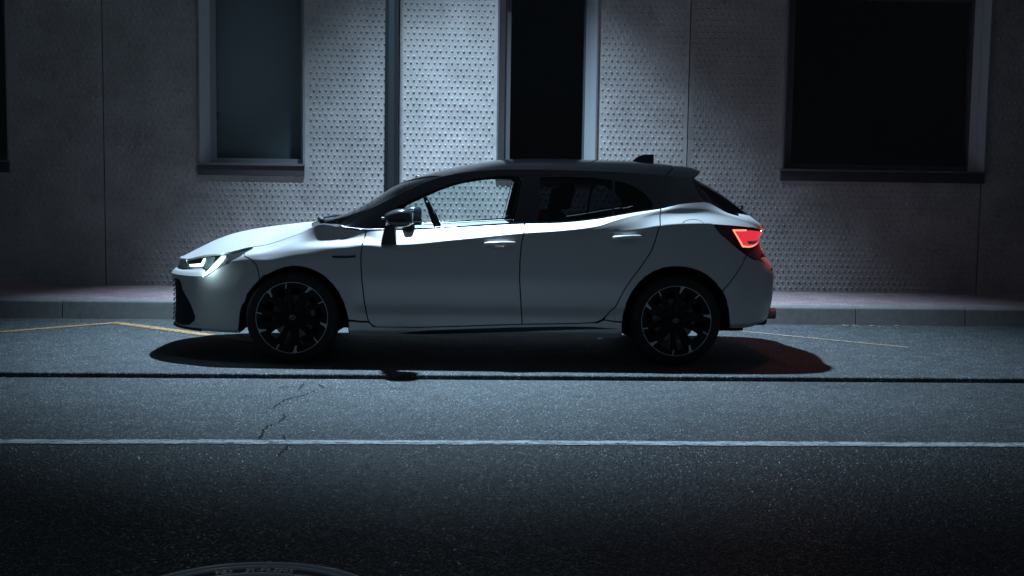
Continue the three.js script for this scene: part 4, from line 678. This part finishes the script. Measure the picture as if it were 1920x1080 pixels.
// ------------------------------------------------------------------ manhole cover at the near edge of the carriageway
{
  const cover = thing('manhole_cover', 'round cast iron manhole cover with raised lettering set in the asphalt', 'manhole cover');
  const iron = std(0.06, 0.062, 0.065, 0.5, 0.4), worn = std(0.5, 0.51, 0.52, 0.35, 0.35), R = 0.42, y = ROAD_Y, top = onY(500, 1054, ROAD_Y + 0.008), cx = top.x, cz = top.z + R;
  const lathe = (p, n = 96) => new THREE.LatheGeometry(p.map(([r, h]) => new THREE.Vector2(r, h)), n).translate(cx, y, cz);
  mesh('frame', lathe([[R + 0.012, 0.001], [R, 0.009], [R - 0.016, 0.009], [R - 0.018, -0.01]]), worn, cover);
  mesh('plate', lathe([[R - 0.019, -0.008], [R - 0.03, 0.002], [0.0, 0.002]]), iron, cover);
  mesh('plate_rim', lathe([[R - 0.032, 0.002], [R - 0.034, 0.009], [R - 0.042, 0.009], [R - 0.044, 0.002]]), worn, cover);
  mesh('plate_ring', lathe([[R - 0.098, 0.002], [R - 0.1, 0.009], [R - 0.112, 0.009], [R - 0.114, 0.002]]), worn, cover);
  const studs = []; for (let i = -6; i <= 6; i++) for (let j = -6; j <= 6; j++) { const X = i * 0.045, Z = j * 0.045; if (Math.hypot(X, Z) < R - 0.15) studs.push(box(cx + X - 0.014, cx + X + 0.014, y + 0.001, y + 0.009, cz + Z - 0.014, cz + Z + 0.014, 0.003)); }
  mesh('tread_studs', studs, worn, cover).userData.kind = 'stuff';
  const font = await new FontLoader().loadAsync('fonts/droid/droid_sans_bold.typeface.json');
  const put = (ch, deg, size) => { const g = new TextGeometry(ch, { font, size, depth: 0.006, curveSegments: 4, bevelEnabled: false }); g.computeBoundingBox(); const b = g.boundingBox; g.translate(-(b.min.x + b.max.x) / 2, 0, 0); g.rotateX(-Math.PI / 2); const a = deg * Math.PI / 180; g.translate(0, 0, -(R - 0.09)); g.rotateY(-a); g.translate(cx, y + 0.0025, cz); mesh('letter', g, worn, cover); };
  [['N', -21.5], ['D', -17.5], ['J', -8.6], ['R', -5.6], ['-', -2.2], ['F', 0.6], ['L', 4], ['E', 7.6], ['R', 11.4], ['S', 15.2]].forEach(([c, d]) => put(c, d, 0.034));
}
// small litter and weeds along the joints
{
  const r = rng(123), leaf = std(0.20, 0.19, 0.16, 0.9, 0, { side: THREE.DoubleSide }), weed = std(0.05, 0.07, 0.035, 0.9, 0, { side: THREE.DoubleSide });
  const bit = (p, s, k) => { const g = new THREE.IcosahedronGeometry(s, 0); g.scale(1 + r(), 0.35, 0.7 + r() * 0.5); g.rotateY(r() * 6); g.translate(p.x, p.y + s * 0.2, p.z); const o = mesh('leaf_litter', g, leaf); return tag(o, k, 'litter', 'dry leaf scraps lying along the edging and kerb'); };
  for (const [px, py] of [[1583, 611], [1603, 611], [1635, 612], [1650, 613], [1682, 612], [1590, 611.5]]) bit(onY(px, py, 0), 0.014 + 0.012 * r(), 'dry leaf scrap lying at the foot of the kerb behind the car');
  for (const [px, py] of [[207, 707], [365, 707.5], [600, 708.5], [920, 709.5], [1145, 710], [1160, 709.5], [1132, 709]]) bit(onY(px, py, ROAD_Y), 0.010 + 0.010 * r(), 'pale leaf scrap lying against the low edging');
  for (const [px, n] of [[232, 26], [40, 16], [8, 12], [508, 14], [523, 14], [540, 14]]) {
    const c = onY(px, 707.5, ROAD_Y), bl = []; for (let k = 0; k < n; k++) { const x = c.x + 0.12 * (r() - 0.5), h = 0.015 + 0.03 * r(), dx = 0.04 * (r() - 0.5), w = 0.003; const g = new THREE.BufferGeometry(); const z = c.z - 0.005 + 0.01 * r(); g.setAttribute('position', new THREE.Float32BufferAttribute([x - w, ROAD_Y, z, x + w, ROAD_Y, z, x + dx, ROAD_Y + h, z + 0.02 * (r() - 0.2)], 3)); g.computeVertexNormals(); bl.push(g); }
    tag(mesh('weed_tuft', bl, weed), px === 232 ? 'largest green weed tuft in the edging joint, ahead of the front bumper' : px < 300 ? 'small green weed tuft in the edging joint beyond the largest tuft' : 'small dry weed tuft in the edging joint beside the front wheel', 'weed', px < 300 ? 'weed tufts ahead of the bonnet' : 'weed tufts beside the front wheel');
  }
}

scene.traverse((o) => { if (o.isMesh) { o.castShadow = true; o.receiveShadow = true; } });
renderer.render(scene, camera);
